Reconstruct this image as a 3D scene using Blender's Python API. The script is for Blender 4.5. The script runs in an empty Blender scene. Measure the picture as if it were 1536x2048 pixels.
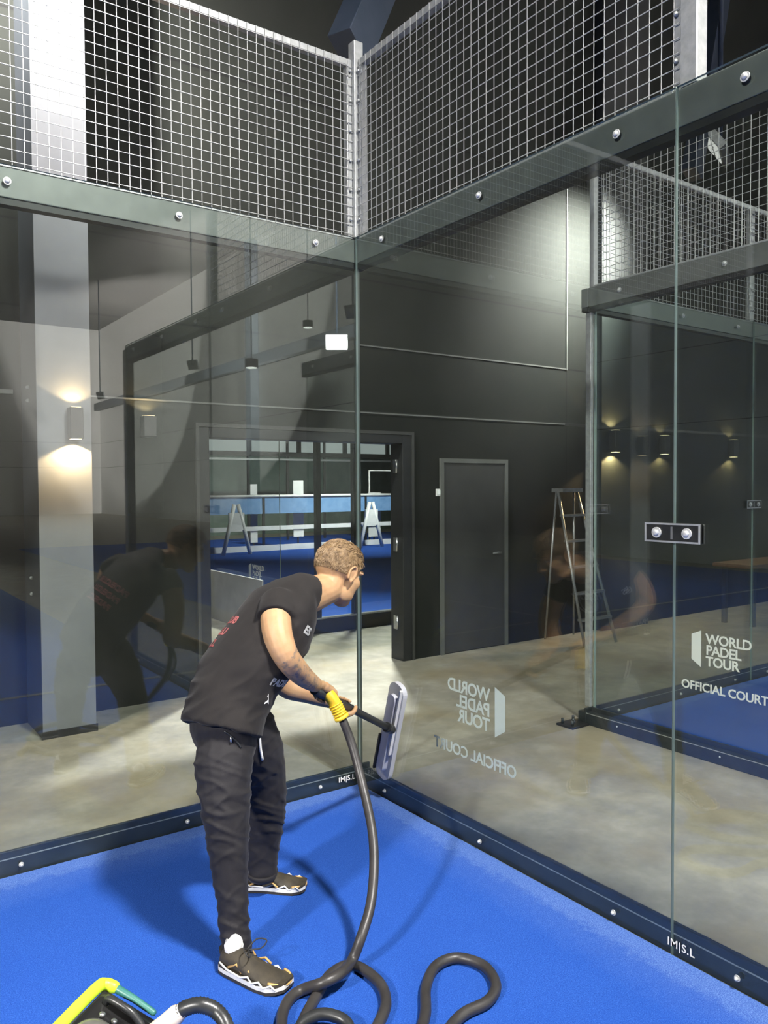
import bpy, bmesh, math, random
from mathutils import Vector, Matrix, noise
from mathutils.bvhtree import BVHTree
random.seed(7)
S = bpy.context.scene
COL = S.collection
PI = math.pi

# ------------------------------------------------------------------ camera (solved from the court's known 2 m / 3 m / 4 m grid)
FPX, CAM = 1593.3, Vector((-2.4275, -3.6778, 1.6726))
YAW, PITCH, ROLL = 0.61714, -0.03205, -0.0057
FW = Vector((math.sin(YAW)*math.cos(PITCH), math.cos(YAW)*math.cos(PITCH), math.sin(PITCH)))
RT0 = Vector((math.cos(YAW), -math.sin(YAW), 0)); UP0 = RT0.cross(FW)
RT = RT0*math.cos(ROLL) + UP0*math.sin(ROLL); UP = -RT0*math.sin(ROLL) + UP0*math.cos(ROLL)
def at(px, py, d):      # a point at distance d in front of the camera
    return CAM + d*(FW + RT*((px-768)/FPX) + UP*((1024-py)/FPX))
def floor_pt(px, py, z=0.0):
    v = FW + RT*((px-768)/FPX) + UP*((1024-py)/FPX)
    return CAM + v*((z-CAM.z)/v.z)

cam = bpy.data.objects.new('camera', bpy.data.cameras.new('camera')); COL.objects.link(cam)
M3 = Matrix((RT, UP, -FW)).transposed()
cam.matrix_world = Matrix.Translation(CAM) @ M3.to_4x4()
cam.data.sensor_fit = 'VERTICAL'; cam.data.sensor_height = 36.0
cam.data.lens = FPX*36.0/2048.0
cam.data.clip_start = 0.05; cam.data.clip_end = 200
S.camera = cam
S.view_settings.view_transform = 'Standard'; S.view_settings.look = 'None'
S.view_settings.gamma = 1.0; S.view_settings.use_curve_mapping = False
S.view_settings.exposure = -0.9
try:
    c = S.cycles
    c.max_bounces = 14; c.diffuse_bounces = 3; c.glossy_bounces = 5; c.transmission_bounces = 4
    c.transparent_max_bounces = 48; c.caustics_reflective = False; c.caustics_refractive = False
    c.sample_clamp_indirect = 4.0
except Exception: pass

# ------------------------------------------------------------------ materials
def new_mat(name):
    m = bpy.data.materials.new(name); m.use_nodes = True
    nt = m.node_tree; return m, nt, nt.nodes['Principled BSDF']
def setp(b, col=None, rough=None, metal=None, spec=None, **kw):
    if col is not None: b.inputs['Base Color'].default_value = (*col, 1)
    if rough is not None: b.inputs['Roughness'].default_value = rough
    if metal is not None: b.inputs['Metallic'].default_value = metal
    if spec is not None: b.inputs['Specular IOR Level'].default_value = spec
    for k, v in kw.items(): b.inputs[k].default_value = v
def ramp(nt, fac, stops):
    r = nt.nodes.new('ShaderNodeValToRGB'); e = r.color_ramp.elements
    while len(e) < len(stops): e.new(0.5)
    for i, (p, c) in enumerate(stops):
        e[i].position = p; e[i].color = (*c, 1) if len(c) == 3 else c
    nt.links.new(fac, r.inputs['Fac']); return r.outputs['Color']
def ntex(nt, scale, detail=4, rough=0.55, coord='Object', vec_scale=None):
    tc = nt.nodes.new('ShaderNodeTexCoord'); n = nt.nodes.new('ShaderNodeTexNoise')
    n.inputs['Scale'].default_value = scale; n.inputs['Detail'].default_value = detail; n.inputs['Roughness'].default_value = rough
    src = tc.outputs[coord]
    if vec_scale:
        mp = nt.nodes.new('ShaderNodeMapping'); mp.inputs['Scale'].default_value = vec_scale
        nt.links.new(src, mp.inputs['Vector']); src = mp.outputs['Vector']
    nt.links.new(src, n.inputs['Vector']); return n.outputs['Fac']
def bump(nt, b, h, strength=0.3, dist=0.01):
    bp = nt.nodes.new('ShaderNodeBump'); bp.inputs['Strength'].default_value = strength; bp.inputs['Distance'].default_value = dist
    nt.links.new(h, bp.inputs['Height']); nt.links.new(bp.outputs['Normal'], b.inputs['Normal'])
def mixc(nt, fac, a, b):
    m = nt.nodes.new('ShaderNodeMix'); m.data_type = 'RGBA'
    for v, i in ((fac, 0), (a, 6), (b, 7)):
        if hasattr(v, 'links') or isinstance(v, bpy.types.NodeSocket): nt.links.new(v, m.inputs[i])
        elif i == 0: m.inputs[i].default_value = v
        else: m.inputs[i].default_value = (*v, 1)
    return m.outputs[2]
def math_n(nt, op, a, b=None, c=None):
    m = nt.nodes.new('ShaderNodeMath'); m.operation = op
    for i, v in enumerate((a, b, c)):
        if v is None: continue
        if isinstance(v, bpy.types.NodeSocket): nt.links.new(v, m.inputs[i])
        else: m.inputs[i].default_value = v
    return m.outputs[0]
def noisy(name, c1, c2, scale=8, rough=0.5, metal=0.0, bs=0.0, spec=0.5, vs=None, bd=0.01):
    m, nt, b = new_mat(name); setp(b, rough=rough, metal=metal, spec=spec)
    f = ntex(nt, scale, vec_scale=vs)
    nt.links.new(ramp(nt, f, [(0.3, c1), (0.7, c2)]), b.inputs['Base Color'])
    if bs: bump(nt, b, f, bs, bd)
    return m
def emit(name, col, strength):
    m, nt, b = new_mat(name); setp(b, col=(0.02, 0.02, 0.02)); b.inputs['Emission Color'].default_value = (*col, 1)
    b.inputs['Emission Strength'].default_value = strength; return m

M = {}
M['steel'] = noisy('anthracite_steel', (0.12, 0.128, 0.12), (0.16, 0.168, 0.158), 9, 0.42, 0.25, 0.04)
M['rail_steel'] = noisy('dark_rail_steel', (0.020, 0.026, 0.028), (0.032, 0.040, 0.042), 12, 0.38, 0.2, 0.03)
M['galv'] = noisy('galvanised_steel', (0.34, 0.355, 0.355), (0.48, 0.495, 0.49), 30, 0.42, 0.45)
M['wire'] = noisy('galvanised_wire', (0.38, 0.39, 0.38), (0.52, 0.53, 0.52), 40, 0.45, 0.3)
M['chrome'] = noisy('bright_steel', (0.62, 0.63, 0.63), (0.78, 0.79, 0.79), 25, 0.25, 0.9)
M['black_paint'] = noisy('black_paint', (0.008, 0.009, 0.010), (0.014, 0.015, 0.016), 10, 0.5)
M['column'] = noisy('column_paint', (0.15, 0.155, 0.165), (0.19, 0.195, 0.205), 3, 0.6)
M['column_dark'] = noisy('dark_steel_and_side_shade', (0.018, 0.022, 0.026), (0.028, 0.032, 0.038), 3, 0.55)  # dark steel; on column sides it puts shade into the colour
M['lamp_body'] = noisy('lamp_black', (0.015, 0.014, 0.014), (0.024, 0.022, 0.022), 20, 0.45)
M['white'] = noisy('white_print', (0.80, 0.80, 0.78), (0.86, 0.86, 0.84), 10, 0.6)
M['white_line'] = noisy('white_turf_line', (0.62, 0.64, 0.66), (0.75, 0.76, 0.78), 60, 0.9, bs=0.3)
M['wood'] = noisy('reddish_wood', (0.10, 0.045, 0.03), (0.17, 0.08, 0.05), 6, 0.5, vs=(1, 14, 14))
M['alu'] = noisy('aluminium', (0.28, 0.29, 0.29), (0.38, 0.39, 0.39), 20, 0.35, 0.7)
M['warm'] = emit('warm_lamp_glow', (1.0, 0.74, 0.42), 10.0)
M['cool'] = emit('floodlight_led', (1.0, 0.97, 0.92), 40.0)
M['cool2'] = emit('downlight_led', (1.0, 0.98, 0.93), 12.0)
M['tell'] = emit('indicator_glow', (0.9, 0.95, 0.9), 1.6)

def glass_mat(name, tint, dust=0.0):
    m = bpy.data.materials.new(name); m.use_nodes = True; nt = m.node_tree; nt.nodes.clear()
    out = nt.nodes.new('ShaderNodeOutputMaterial')
    tr = nt.nodes.new('ShaderNodeBsdfTransparent'); tr.inputs['Color'].default_value = (*tint, 1)
    gl = nt.nodes.new('ShaderNodeBsdfGlossy'); gl.inputs['Roughness'].default_value = 0.0; gl.inputs['Color'].default_value = (1, 1, 1, 1)
    lw = nt.nodes.new('ShaderNodeLayerWeight'); lw.inputs['Blend'].default_value = 0.5
    p5 = math_n(nt, 'POWER', lw.outputs['Facing'], 5.0)
    f = math_n(nt, 'MULTIPLY_ADD', p5, 0.93, 0.068)
    mx = nt.nodes.new('ShaderNodeMixShader'); nt.links.new(f, mx.inputs[0])
    nt.links.new(tr.outputs[0], mx.inputs[1]); nt.links.new(gl.outputs[0], mx.inputs[2])
    last = mx.outputs[0]
    if dust:     # a film of dust and wiped smears on the pane
        df = nt.nodes.new('ShaderNodeBsdfDiffuse'); df.inputs['Color'].default_value = (0.62, 0.60, 0.55, 1)
        n1 = ntex(nt, 1.3, 5, 0.6, vec_scale=(1, 1, 0.6)); n2 = ntex(nt, 130, 2, 0.5)
        a = math_n(nt, 'MULTIPLY', math_n(nt, 'SUBTRACT', n1, 0.42), dust*2.2)
        sp = math_n(nt, 'MULTIPLY', math_n(nt, 'GREATER_THAN', n2, 0.775), 0.10)
        a = math_n(nt, 'ADD', math_n(nt, 'MAXIMUM', a, dust*0.12), sp)
        m2 = nt.nodes.new('ShaderNodeMixShader'); nt.links.new(a, m2.inputs[0])
        nt.links.new(last, m2.inputs[1]); nt.links.new(df.outputs[0], m2.inputs[2]); last = m2.outputs[0]
    nt.links.new(last, out.inputs['Surface']); return m
M['glass'] = glass_mat('court_glass', (0.93, 0.965, 0.95), 0.02)
M['glass_edge'] = noisy('glass_edge', (0.24, 0.32, 0.29), (0.32, 0.40, 0.37), 5, 0.2)

def concrete():
    m, nt, b = new_mat('stained_concrete'); setp(b, rough=0.62, spec=0.35)
    big = ntex(nt, 0.9, 5, 0.6); mid = ntex(nt, 3.2, 6, 0.65); fine = ntex(nt, 40, 3, 0.6)
    base = ramp(nt, mid, [(0.25, (0.165, 0.153, 0.125)), (0.5, (0.275, 0.258, 0.21)), (0.75, (0.42, 0.396, 0.33))])
    st = ramp(nt, big, [(0.48, (0, 0, 0)), (0.66, (1, 1, 1))])
    c2 = mixc(nt, math_n(nt, 'MULTIPLY', st, 0.55), base, (0.30, 0.235, 0.12))
    c3 = mixc(nt, math_n(nt, 'MULTIPLY', fine, 0.25), c2, (0.30, 0.29, 0.27))
    nt.links.new(c3, b.inputs['Base Color']); bump(nt, b, fine, 0.15, 0.004); return m
M['concrete'] = concrete()
def turf():
    m, nt, b = new_mat('blue_artificial_turf'); setp(b, rough=0.95, spec=0.08)
    fine = ntex(nt, 260, 3, 0.7); mid = ntex(nt, 26, 4, 0.7); big = ntex(nt, 1.6, 3, 0.5)
    c = ramp(nt, fine, [(0.28, (0.012, 0.048, 0.25)), (0.52, (0.022, 0.086, 0.385)), (0.75, (0.060, 0.165, 0.56))])
    c = mixc(nt, math_n(nt, 'MULTIPLY', ramp(nt, big, [(0.35, (0, 0, 0)), (0.7, (1, 1, 1))]), 0.35), c, (0.014, 0.062, 0.31))
    # pale sand worked into the pile along the foot of both glass walls
    tc = nt.nodes.new('ShaderNodeTexCoord'); sx = nt.nodes.new('ShaderNodeSeparateXYZ'); nt.links.new(tc.outputs['Object'], sx.inputs[0])
    e = math_n(nt, 'MINIMUM', math_n(nt, 'ABSOLUTE', sx.outputs[0]), math_n(nt, 'ABSOLUTE', sx.outputs[1]))
    e = math_n(nt, 'SUBTRACT', e, math_n(nt, 'MULTIPLY', mid, 0.16))
    s = ramp(nt, e, [(0.0, (1, 1, 1)), (0.05, (0.35, 0.35, 0.35)), (0.22, (0, 0, 0))])
    k = math_n(nt, 'MULTIPLY', s, math_n(nt, 'MULTIPLY', math_n(nt, 'POWER', fine, 2.5), 0.75))
    c = mixc(nt, k, c, (0.42, 0.60, 0.86))
    nt.links.new(c, b.inputs['Base Color']); bump(nt, b, fine, 0.6, 0.006); return m
M['turf'] = turf()
def panel_wall(name, c1, c2, joints=(2.35, 2.96, 3.56, 5.0), vx=None):
    m, nt, b = new_mat(name); setp(b, rough=0.75, spec=0.15)
    f = ntex(nt, 1.5, 4, 0.6); g = ntex(nt, 3.0, 3, 0.5, vec_scale=(1, 1, 40))
    c = ramp(nt, f, [(0.3, c1), (0.7, c2)])
    c = mixc(nt, math_n(nt, 'MULTIPLY', g, 0.25), c, tuple(x*0.6 for x in c1))
    tc = nt.nodes.new('ShaderNodeTexCoord'); sx = nt.nodes.new('ShaderNodeSeparateXYZ'); nt.links.new(tc.outputs['Object'], sx.inputs[0])
    acc = None
    for z in joints:
        l = math_n(nt, 'LESS_THAN', math_n(nt, 'ABSOLUTE', math_n(nt, 'SUBTRACT', sx.outputs[2], z)), 0.008)
        acc = l if acc is None else math_n(nt, 'MAXIMUM', acc, l)
    for x in (vx or ()):
        l = math_n(nt, 'LESS_THAN', math_n(nt, 'ABSOLUTE', math_n(nt, 'SUBTRACT', sx.outputs[0], x)), 0.006)
        acc = math_n(nt, 'MAXIMUM', acc, l)
    if acc is not None: c = mixc(nt, acc, c, (0.008, 0.008, 0.008))
    nt.links.new(c, b.inputs['Base Color']); return m
M['wall'] = panel_wall('dark_panel_wall', (0.013, 0.0145, 0.0125), (0.018, 0.0195, 0.0165), vx=(4.38,))
M['hall_wall'] = panel_wall('hall_panel_wall', (0.66, 0.65, 0.63), (0.74, 0.73, 0.71), joints=(3.0, 4.6))
M['hall_dark'] = panel_wall('hall_dark_wall', (0.06, 0.06, 0.058), (0.08, 0.08, 0.078))
M['ceiling'] = noisy('dark_ceiling', (0.018, 0.016, 0.015), (0.026, 0.024, 0.022), 2, 0.8)
M['truss'] = noisy('blue_grey_steel', (0.03, 0.045, 0.07), (0.045, 0.06, 0.09), 6, 0.5, 0.2)
M['door_paint'] = noisy('dark_door_paint', (0.035, 0.036, 0.034), (0.045, 0.046, 0.043), 5, 0.5)
M['green_wall'] = noisy('dark_green_wall', (0.09, 0.15, 0.12), (0.14, 0.21, 0.175), 3, 0.5)
M['blue_board'] = noisy('blue_board', (0.10, 0.22, 0.42), (0.18, 0.32, 0.55), 5, 0.5)
M['white_board'] = noisy('white_board', (0.62, 0.62, 0.62), (0.74, 0.74, 0.74), 5, 0.5)

# ------------------------------------------------------------------ mesh helpers
def add_box(bm, a, b, mi=0):
    x0, y0, z0 = (min(a[i], b[i]) for i in range(3)); x1, y1, z1 = (max(a[i], b[i]) for i in range(3))
    v = [bm.verts.new(p) for p in ((x0,y0,z0),(x1,y0,z0),(x1,y1,z0),(x0,y1,z0),(x0,y0,z1),(x1,y0,z1),(x1,y1,z1),(x0,y1,z1))]
    for f in ((3,2,1,0),(4,5,6,7),(0,1,5,4),(1,2,6,5),(2,3,7,6),(3,0,4,7)):
        bm.faces.new([v[i] for i in f]).material_index = mi
def frame_of(t, ref=Vector((0, 0, 1))):
    t = t.normalized()
    if abs(t.dot(ref)) > 0.97: ref = Vector((1, 0, 0))
    u = t.cross(ref).normalized(); return u, u.cross(t).normalized()
def add_tube(bm, pts, r, seg=8, caps=True, mi=0, round_caps=False):
    pts = [Vector(p) for p in pts]; n = len(pts)
    rs = list(r) if isinstance(r, (list, tuple)) else [r]*n
    if round_caps:
        d0 = (pts[0]-pts[1]).normalized(); d1 = (pts[-1]-pts[-2]).normalized()
        pre, post = [], []
        for a in (80, 55, 28): pre.append((pts[0]+d0*rs[0]*math.sin(math.radians(a)), rs[0]*math.cos(math.radians(a))))
        for a in (28, 55, 80): post.append((pts[-1]+d1*rs[-1]*math.sin(math.radians(a)), rs[-1]*math.cos(math.radians(a))))
        pts = [p for p, _ in pre]+pts+[p for p, _ in post]; rs = [q for _, q in pre]+rs+[q for _, q in post]; n = len(pts)
    rings = []; u = None
    for i in range(n):
        t = (pts[min(i+1, n-1)]-pts[max(i-1, 0)]).normalized()
        if u is None: u, v = frame_of(t)
        else:
            u = (u - t*u.dot(t)).normalized(); v = u.cross(t).normalized()
        v = t.cross(u).normalized()
        rings.append([bm.verts.new(pts[i]+(u*math.cos(2*PI*k/seg)+v*math.sin(2*PI*k/seg))*rs[i]) for k in range(seg)])
    for i in range(n-1):
        for k in range(seg):
            f = bm.faces.new((rings[i][k], rings[i][(k+1) % seg], rings[i+1][(k+1) % seg], rings[i+1][k])); f.material_index = mi; f.smooth = seg > 5
    if caps:
        bm.faces.new(rings[0][::-1]).material_index = mi; bm.faces.new(rings[-1]).material_index = mi
def add_loft(bm, st, seg=24, mi=0, dome=True):
    """stations (centre, half-axis vector a, half-axis vector b); ends are domed"""
    st = [(Vector(c), Vector(a), Vector(b)) for c, a, b in st]
    if dome:
        (c0, a0, b0), (c1, _, _) = st[0], st[1]; d0 = (c0-c1).normalized(); r0 = min(a0.length, b0.length)*0.6
        (cn, an, bn), (cm, _, _) = st[-1], st[-2]; dn = (cn-cm).normalized(); rn = min(an.length, bn.length)*0.6
        A = [(c0+d0*r0*math.sin(math.radians(q)), a0*math.cos(math.radians(q)), b0*math.cos(math.radians(q))) for q in (80, 52, 25)]
        B = [(cn+dn*rn*math.sin(math.radians(q)), an*math.cos(math.radians(q)), bn*math.cos(math.radians(q))) for q in (25, 52, 80)]
        st = A+st+B
    rings = [[bm.verts.new(c+a*math.cos(2*PI*k/seg)+b*math.sin(2*PI*k/seg)) for k in range(seg)] for c, a, b in st]
    for i in range(len(rings)-1):
        for k in range(seg):
            f = bm.faces.new((rings[i][k], rings[i][(k+1) % seg], rings[i+1][(k+1) % seg], rings[i+1][k])); f.smooth = True; f.material_index = mi
    bm.faces.new(rings[0][::-1]).material_index = mi; bm.faces.new(rings[-1]).material_index = mi
def add_ball(bm, c, ax, mi=0, seg=20, rot=None):
    ax = ax if isinstance(ax, (tuple, list, Vector)) else (ax, ax, ax)
    m = Matrix.Translation(Vector(c)) @ ((rot or Matrix.Identity(3)).to_4x4()) @ Matrix.Diagonal((*ax, 1))
    r = bmesh.ops.create_uvsphere(bm, u_segments=seg, v_segments=max(8, seg*2//3), radius=1.0, matrix=m)
    for v in r['verts']:
        for f in v.link_faces: f.smooth = True; f.material_index = mi
def add_disc(bm, c, axis, r, h, seg=14, mi=0, dome=0.0):
    axis = Vector(axis).normalized(); c = Vector(c)
    pts = [c, c+axis*h]; rr = [r, r]
    if dome: pts += [c+axis*(h+dome*0.6), c+axis*(h+dome)]; rr += [r*0.8, r*0.35]
    add_tube(bm, pts, rr, seg, mi=mi)
def mesh_of(bm, name, mats):
    bmesh.ops.recalc_face_normals(bm, faces=bm.faces[:])
    me = bpy.data.meshes.new(name); bm.to_mesh(me); bm.free()
    for m in (mats if isinstance(mats, (list, tuple)) else [mats]): me.materials.append(m)
    return me
def obj(name, bm, mats, parent=None):
    o = bpy.data.objects.new(name, bm if isinstance(bm, bpy.types.Mesh) else mesh_of(bm, name, mats)); COL.objects.link(o)
    if parent is not None: o.parent = parent; o.matrix_parent_inverse = parent.matrix_world.inverted()
    return o
def tag(o, label, cat=None, group=None, kind=None):
    if label: o['label'] = label
    if cat: o['category'] = cat
    if group: o['group'] = group
    if kind: o['kind'] = kind
    return o
def struct(name, bm, mats, label=None):
    o = obj(name, bm, mats); o['kind'] = 'structure'
    if label: o['label'] = label
    return o
def thing(name, label, cat, loc=(0, 0, 0), group=None):
    o = bpy.data.objects.new(name, None); COL.objects.link(o); o.empty_display_size = 0.1
    o.matrix_world = Matrix.Translation(Vector(loc)); return tag(o, label, cat, group)
def bevel(o, w=0.004, seg=2):
    md = o.modifiers.new('bevel', 'BEVEL'); md.width = w; md.segments = seg; md.limit_method = 'ANGLE'; return o
def B(): return bmesh.new()
def box_obj(name, a, b, mat, parent=None, bev=0.0):
    bm = B(); add_box(bm, a, b); o = obj(name, bm, mat, parent)
    if bev: bevel(o, bev)
    return o
def spline(pts, n=8):
    """Catmull-Rom through pts"""
    P = [Vector(p) for p in pts]; P = [P[0]*2-P[1]]+P+[P[-1]*2-P[-2]]; out = []
    for i in range(1, len(P)-2):
        for k in range(n):
            t = k/n; a, b, c, d = P[i-1], P[i], P[i+1], P[i+2]
            out.append(0.5*((2*b)+(c-a)*t+(2*a-5*b+4*c-d)*t*t+(3*b-a-3*c+d)*t**3))
    out.append(P[-2]); return out
def text_mesh(body, size, extrude=0.0005, align='LEFT', spacing=1.0, bold=0.0, line=0.75):
    cu = bpy.data.curves.new('lettering', 'FONT'); cu.body = body; cu.size = size; cu.extrude = extrude; cu.align_x = align
    cu.space_character = spacing; cu.offset = bold; cu.space_line = line; cu.resolution_u = 3
    t = bpy.data.objects.new('lettering', cu); COL.objects.link(t)
    dg = bpy.context.evaluated_depsgraph_get(); me = bpy.data.meshes.new_from_object(t.evaluated_get(dg))
    bpy.data.objects.remove(t); bpy.data.curves.remove(cu); return me
def put_text(bm, body, size, origin, ex, ey, **kw):
    """lay lettering in the plane origin + x*ex + y*ey"""
    me = text_mesh(body, size, **kw); o = Vector(origin); ex = Vector(ex).normalized(); ey = Vector(ey).normalized(); ez = ex.cross(ey)
    mt = Matrix((ex, ey, ez)).transposed().to_4x4(); mt.translation = o
    me.transform(mt); bm.from_mesh(me); bpy.data.meshes.remove(me)

# ================================================================== SETTING
WY = 2.40
bm = B(); add_box(bm, (-17, -50, -0.12), (14.2, WY+0.16, 0.0)); struct('floor', bm, M['concrete'], 'stained pale concrete floor around and between the courts')
bm = B(); add_box(bm, (-17, WY+0.16, -0.12), (24, 26, 0.0)); struct('floor_hall', bm, M['concrete'], 'bright concrete floor of the hall beyond the doorway')
# back wall with the doorway opening
bm = B()
add_box(bm, (-17, WY, 0), (0.13, WY+0.16, 12)); add_box(bm, (2.14, WY, 0), (14.2, WY+0.16, 12)); add_box(bm, (0.13, WY, 2.10), (2.14, WY+0.16, 12))
struct('wall_back', bm, M['wall'], 'dark panelled hall wall behind the court')
bm = B(); add_box(bm, (12.8, -50, 0), (13.0, WY, 12)); struct('wall_right', bm, M['hall_wall'])
bm = B(); add_box(bm, (-17.2, -50, 0), (-17, WY+0.16, 12)); struct('wall_left', bm, M['hall_dark'])
bm = B(); add_box(bm, (-17.2, -50.2, 0), (14.2, -50, 12)); struct('wall_front', bm, M['hall_wall'])
bm = B(); add_box(bm, (-17.2, -50.2, 12), (14.2, WY+0.16, 12.2)); struct('ceiling', bm, M['ceiling'], 'dark hall ceiling')
bm = B(); add_box(bm, (-17, 22, 0), (24, 22.2, 2.90)); add_box(bm, (-17, 22, 3.75), (24, 22.2, 8)); struct('wall_far', bm, M['green_wall'], 'dark green end wall of the hall beyond the doorway')
bm = B(); add_box(bm, (23.8, WY+.16, 0), (24, 22, 8)); struct('wall_side', bm, M['green_wall'])
bm = B(); add_box(bm, (-17, WY+.16, 8), (24, 22.2, 8.2)); struct('ceiling_hall', bm, M['ceiling'])
bm = B(); add_box(bm, (14.2, WY+.14, 0), (24, WY+.16, 8)); struct('wall_near', bm, M['green_wall'])
M['sky_pane'] = emit('daylight_pane', (0.80, 0.84, 0.84), 0.9)
for k, x in enumerate(range(2, 24, 2)):
    wn = bpy.data.objects.new('window_%d' % (k+1), None); COL.objects.link(wn); wn.location = (x+1, 22.1, 3.15); wn['kind'] = 'structure'
    bpy.context.view_layer.update()
    box_obj('pane', (x+0.08, 22.08, 2.94), (x+1.92, 22.10, 3.70), M['sky_pane'], wn)
    bm = B(); add_box(bm, (x, 22.0, 2.90), (x+0.08, 22.2, 3.75)); add_box(bm, (x+1.92, 22.0, 2.90), (x+2, 22.2, 3.75)); add_box(bm, (x+.08, 22.0, 2.90), (x+1.92, 22.2, 2.94)); add_box(bm, (x+.08, 22.0, 3.70), (x+1.92, 22.2, 3.75))
    obj('window_frame', bm, M['black_paint'], wn)

# doorway: black frame, reveal and hinges
d1 = bpy.data.objects.new('door_1', None); COL.objects.link(d1); d1.location = (1.1, WY, 0); tag(d1, 'open doorway in the dark back wall, framed in black', kind='structure')
bpy.context.view_layer.update()
bm = B()
add_box(bm, (0.06, WY-0.02, 0), (0.15, WY+0.18, 2.16)); add_box(bm, (2.09, WY-0.02, 0), (2.20, WY+0.18, 2.16)); add_box(bm, (0.15, WY-0.02, 2.075), (2.09, WY+0.18, 2.16))
bevel(obj('door_frame', bm, M['black_paint'], d1), 0.006)
bm = B(); add_box(bm, (0.035, WY-0.028, 0), (0.062, WY, 2.19)); add_box(bm, (2.198, WY-0.028, 0), (2.225, WY, 2.19)); add_box(bm, (0.062, WY-0.028, 2.16), (2.198, WY, 2.19))
obj('architrave', bm, M['door_paint'], d1)
for z in (0.30, 1.05, 1.80):
    bm = B(); add_tube(bm, [(2.078, WY+0.06, z), (2.078, WY+0.06, z+0.13)], 0.011, 10); add_box(bm, (2.078, WY+0.055, z), (2.0905, WY+0.12, z+0.13))
    obj('hinge', bm, M['chrome'], d1)
# flush door in the wall to the right of the doorway
d2 = bpy.data.objects.new('door_2', None); COL.objects.link(d2); d2.location = (3.0, WY, 0); tag(d2, 'closed flush dark door in the back wall', kind='structure')
bpy.context.view_layer.update()
box_obj('door_leaf', (2.60, WY-0.014, 0.01), (3.42, WY, 1.90), M['door_paint'], d2)
bm = B(); add_box(bm, (2.555, WY-0.024, 0), (2.597, WY, 1.945)); add_box(bm, (3.423, WY-0.024, 0), (3.465, WY, 1.945)); add_box(bm, (2.597, WY-0.024, 1.903), (3.423, WY, 1.945))
M['door_trim'] = noisy('grey_door_trim', (0.10, 0.105, 0.095), (0.13, 0.135, 0.125), 5, 0.5); obj('door_frame', bm, M['door_trim'], d2)
bm = B(); add_tube(bm, [(3.33, WY-0.014, 0.98), (3.33, WY-0.06, 0.98), (3.22, WY-0.06, 0.98)], 0.010, 8); obj('door_handle', bm, M['alu'], d2)
for n, (a, b) in enumerate((((-17, 2.335), (-1.3, 2.365)), ((-0.85, 2.345), (4.35, 2.357)), ((1.6, 2.955), (4.38, 2.968)))):
    bm = B(); add_box(bm, (a[0], WY-0.010, a[1]), (b[0], WY, b[1])); struct('trim_%d' % (n+1), bm, M['door_trim'])
bm = B(); add_box(bm, (4.372, WY-0.012, 2.95), (4.386, WY, 5.1)); struct('trim_4', bm, M['door_trim'])

# steel columns with up-and-down wall lamps
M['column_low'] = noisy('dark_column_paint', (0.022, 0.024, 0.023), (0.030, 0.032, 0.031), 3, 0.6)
def column(x0, x1, y0, label, h=11.99):
    c = thing('steel_column', label, 'column', ((x0+x1)/2, (y0+WY)/2, 0))
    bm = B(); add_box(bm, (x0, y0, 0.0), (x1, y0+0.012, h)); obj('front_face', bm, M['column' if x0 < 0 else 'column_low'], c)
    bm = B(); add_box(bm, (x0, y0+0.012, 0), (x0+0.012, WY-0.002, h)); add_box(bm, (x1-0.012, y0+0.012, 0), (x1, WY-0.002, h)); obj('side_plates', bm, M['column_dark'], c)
    bm = B(); add_box(bm, (x0-0.01, y0-0.008, 0), (x1+0.01, y0, 0.05)); obj('base_strip', bm, M['black_paint'], c)
    if x0 < 0:
        for z in (0.95, 1.06, 2.27, 2.36):
            bm = B(); add_disc(bm, (x0, y0+0.24, z), (-1, 0, 0), 0.013, 0.008, dome=0.010); obj('bolt', bm, M['galv'], c)
    return c
column(-1.245, -0.90, 1.92, 'tall grey steel column with its side coloured dark as shade behind the left glass wall')
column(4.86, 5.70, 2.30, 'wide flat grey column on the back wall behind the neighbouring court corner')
def sconce(x, y, z0, z1, label, e_dn=9.0, e_up=5.0, on_dn=True, w=0.10):
    t = thing('wall_lamp', label, 'lamp', (x, y, z0), 'up and down wall lamps')
    bm = B(); add_box(bm, (x-w/2, y-0.11, z0), (x+w/2, y-0.02, z1)); o = bevel(obj('lamp_body', bm, M['lamp_body'], t), 0.006)
    bm = B(); add_box(bm, (x-0.035, y-0.02, z0+0.04), (x+0.035, y, z1-0.04)); obj('mounting_plate', bm, M['lamp_body'], t)
    for nm, z, s, on, pw in (('lower_lens', z0, -1, on_dn, e_dn), ('upper_lens', z1, 1, True, e_up)):
        bm = B(); add_box(bm, (x-w/2+0.012, y-0.098, z-0.002 if s < 0 else z), (x+w/2-0.012, y-0.032, z if s < 0 else z+0.002)); obj(nm, bm, M['warm'] if on else M['lamp_body'], t)
        if on:
            l = bpy.data.lights.new('wall_lamp_beam', 'SPOT'); l.energy = pw; l.color = (1.0, 0.66, 0.32); l.spot_size = math.radians(132); l.spot_blend = 0.25; l.shadow_soft_size = 0.02
            lo = bpy.data.objects.new('wall_lamp_beam', l); COL.objects.link(lo); lo.location = (x, y-0.065, z+s*0.010)
            lo.rotation_euler = (0, 0, 0) if s < 0 else (PI, 0, 0)
sconce(-1.02, 1.92, 2.0, 2.21, 'black up-and-down wall lamp glowing on the tall left column', 105.0, 18.0, w=0.085)
sconce(-0.36, WY, 2.06, 2.22, 'small wall lamp lit only upward on the back wall, just right of the left column', 0, 20, False)
sconce(5.02, 2.30, 2.05, 2.30, 'wall lamp glowing on the wide flat column behind the neighbouring court corner', 120, 40)
sconce(6.08, WY, 2.05, 2.28, 'middle of the three lit wall lamps seen through the right glass', 45, 18)
sconce(7.59, WY, 2.04, 2.27, 'rightmost of the three lit wall lamps seen through the right glass', 45, 18)
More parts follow.
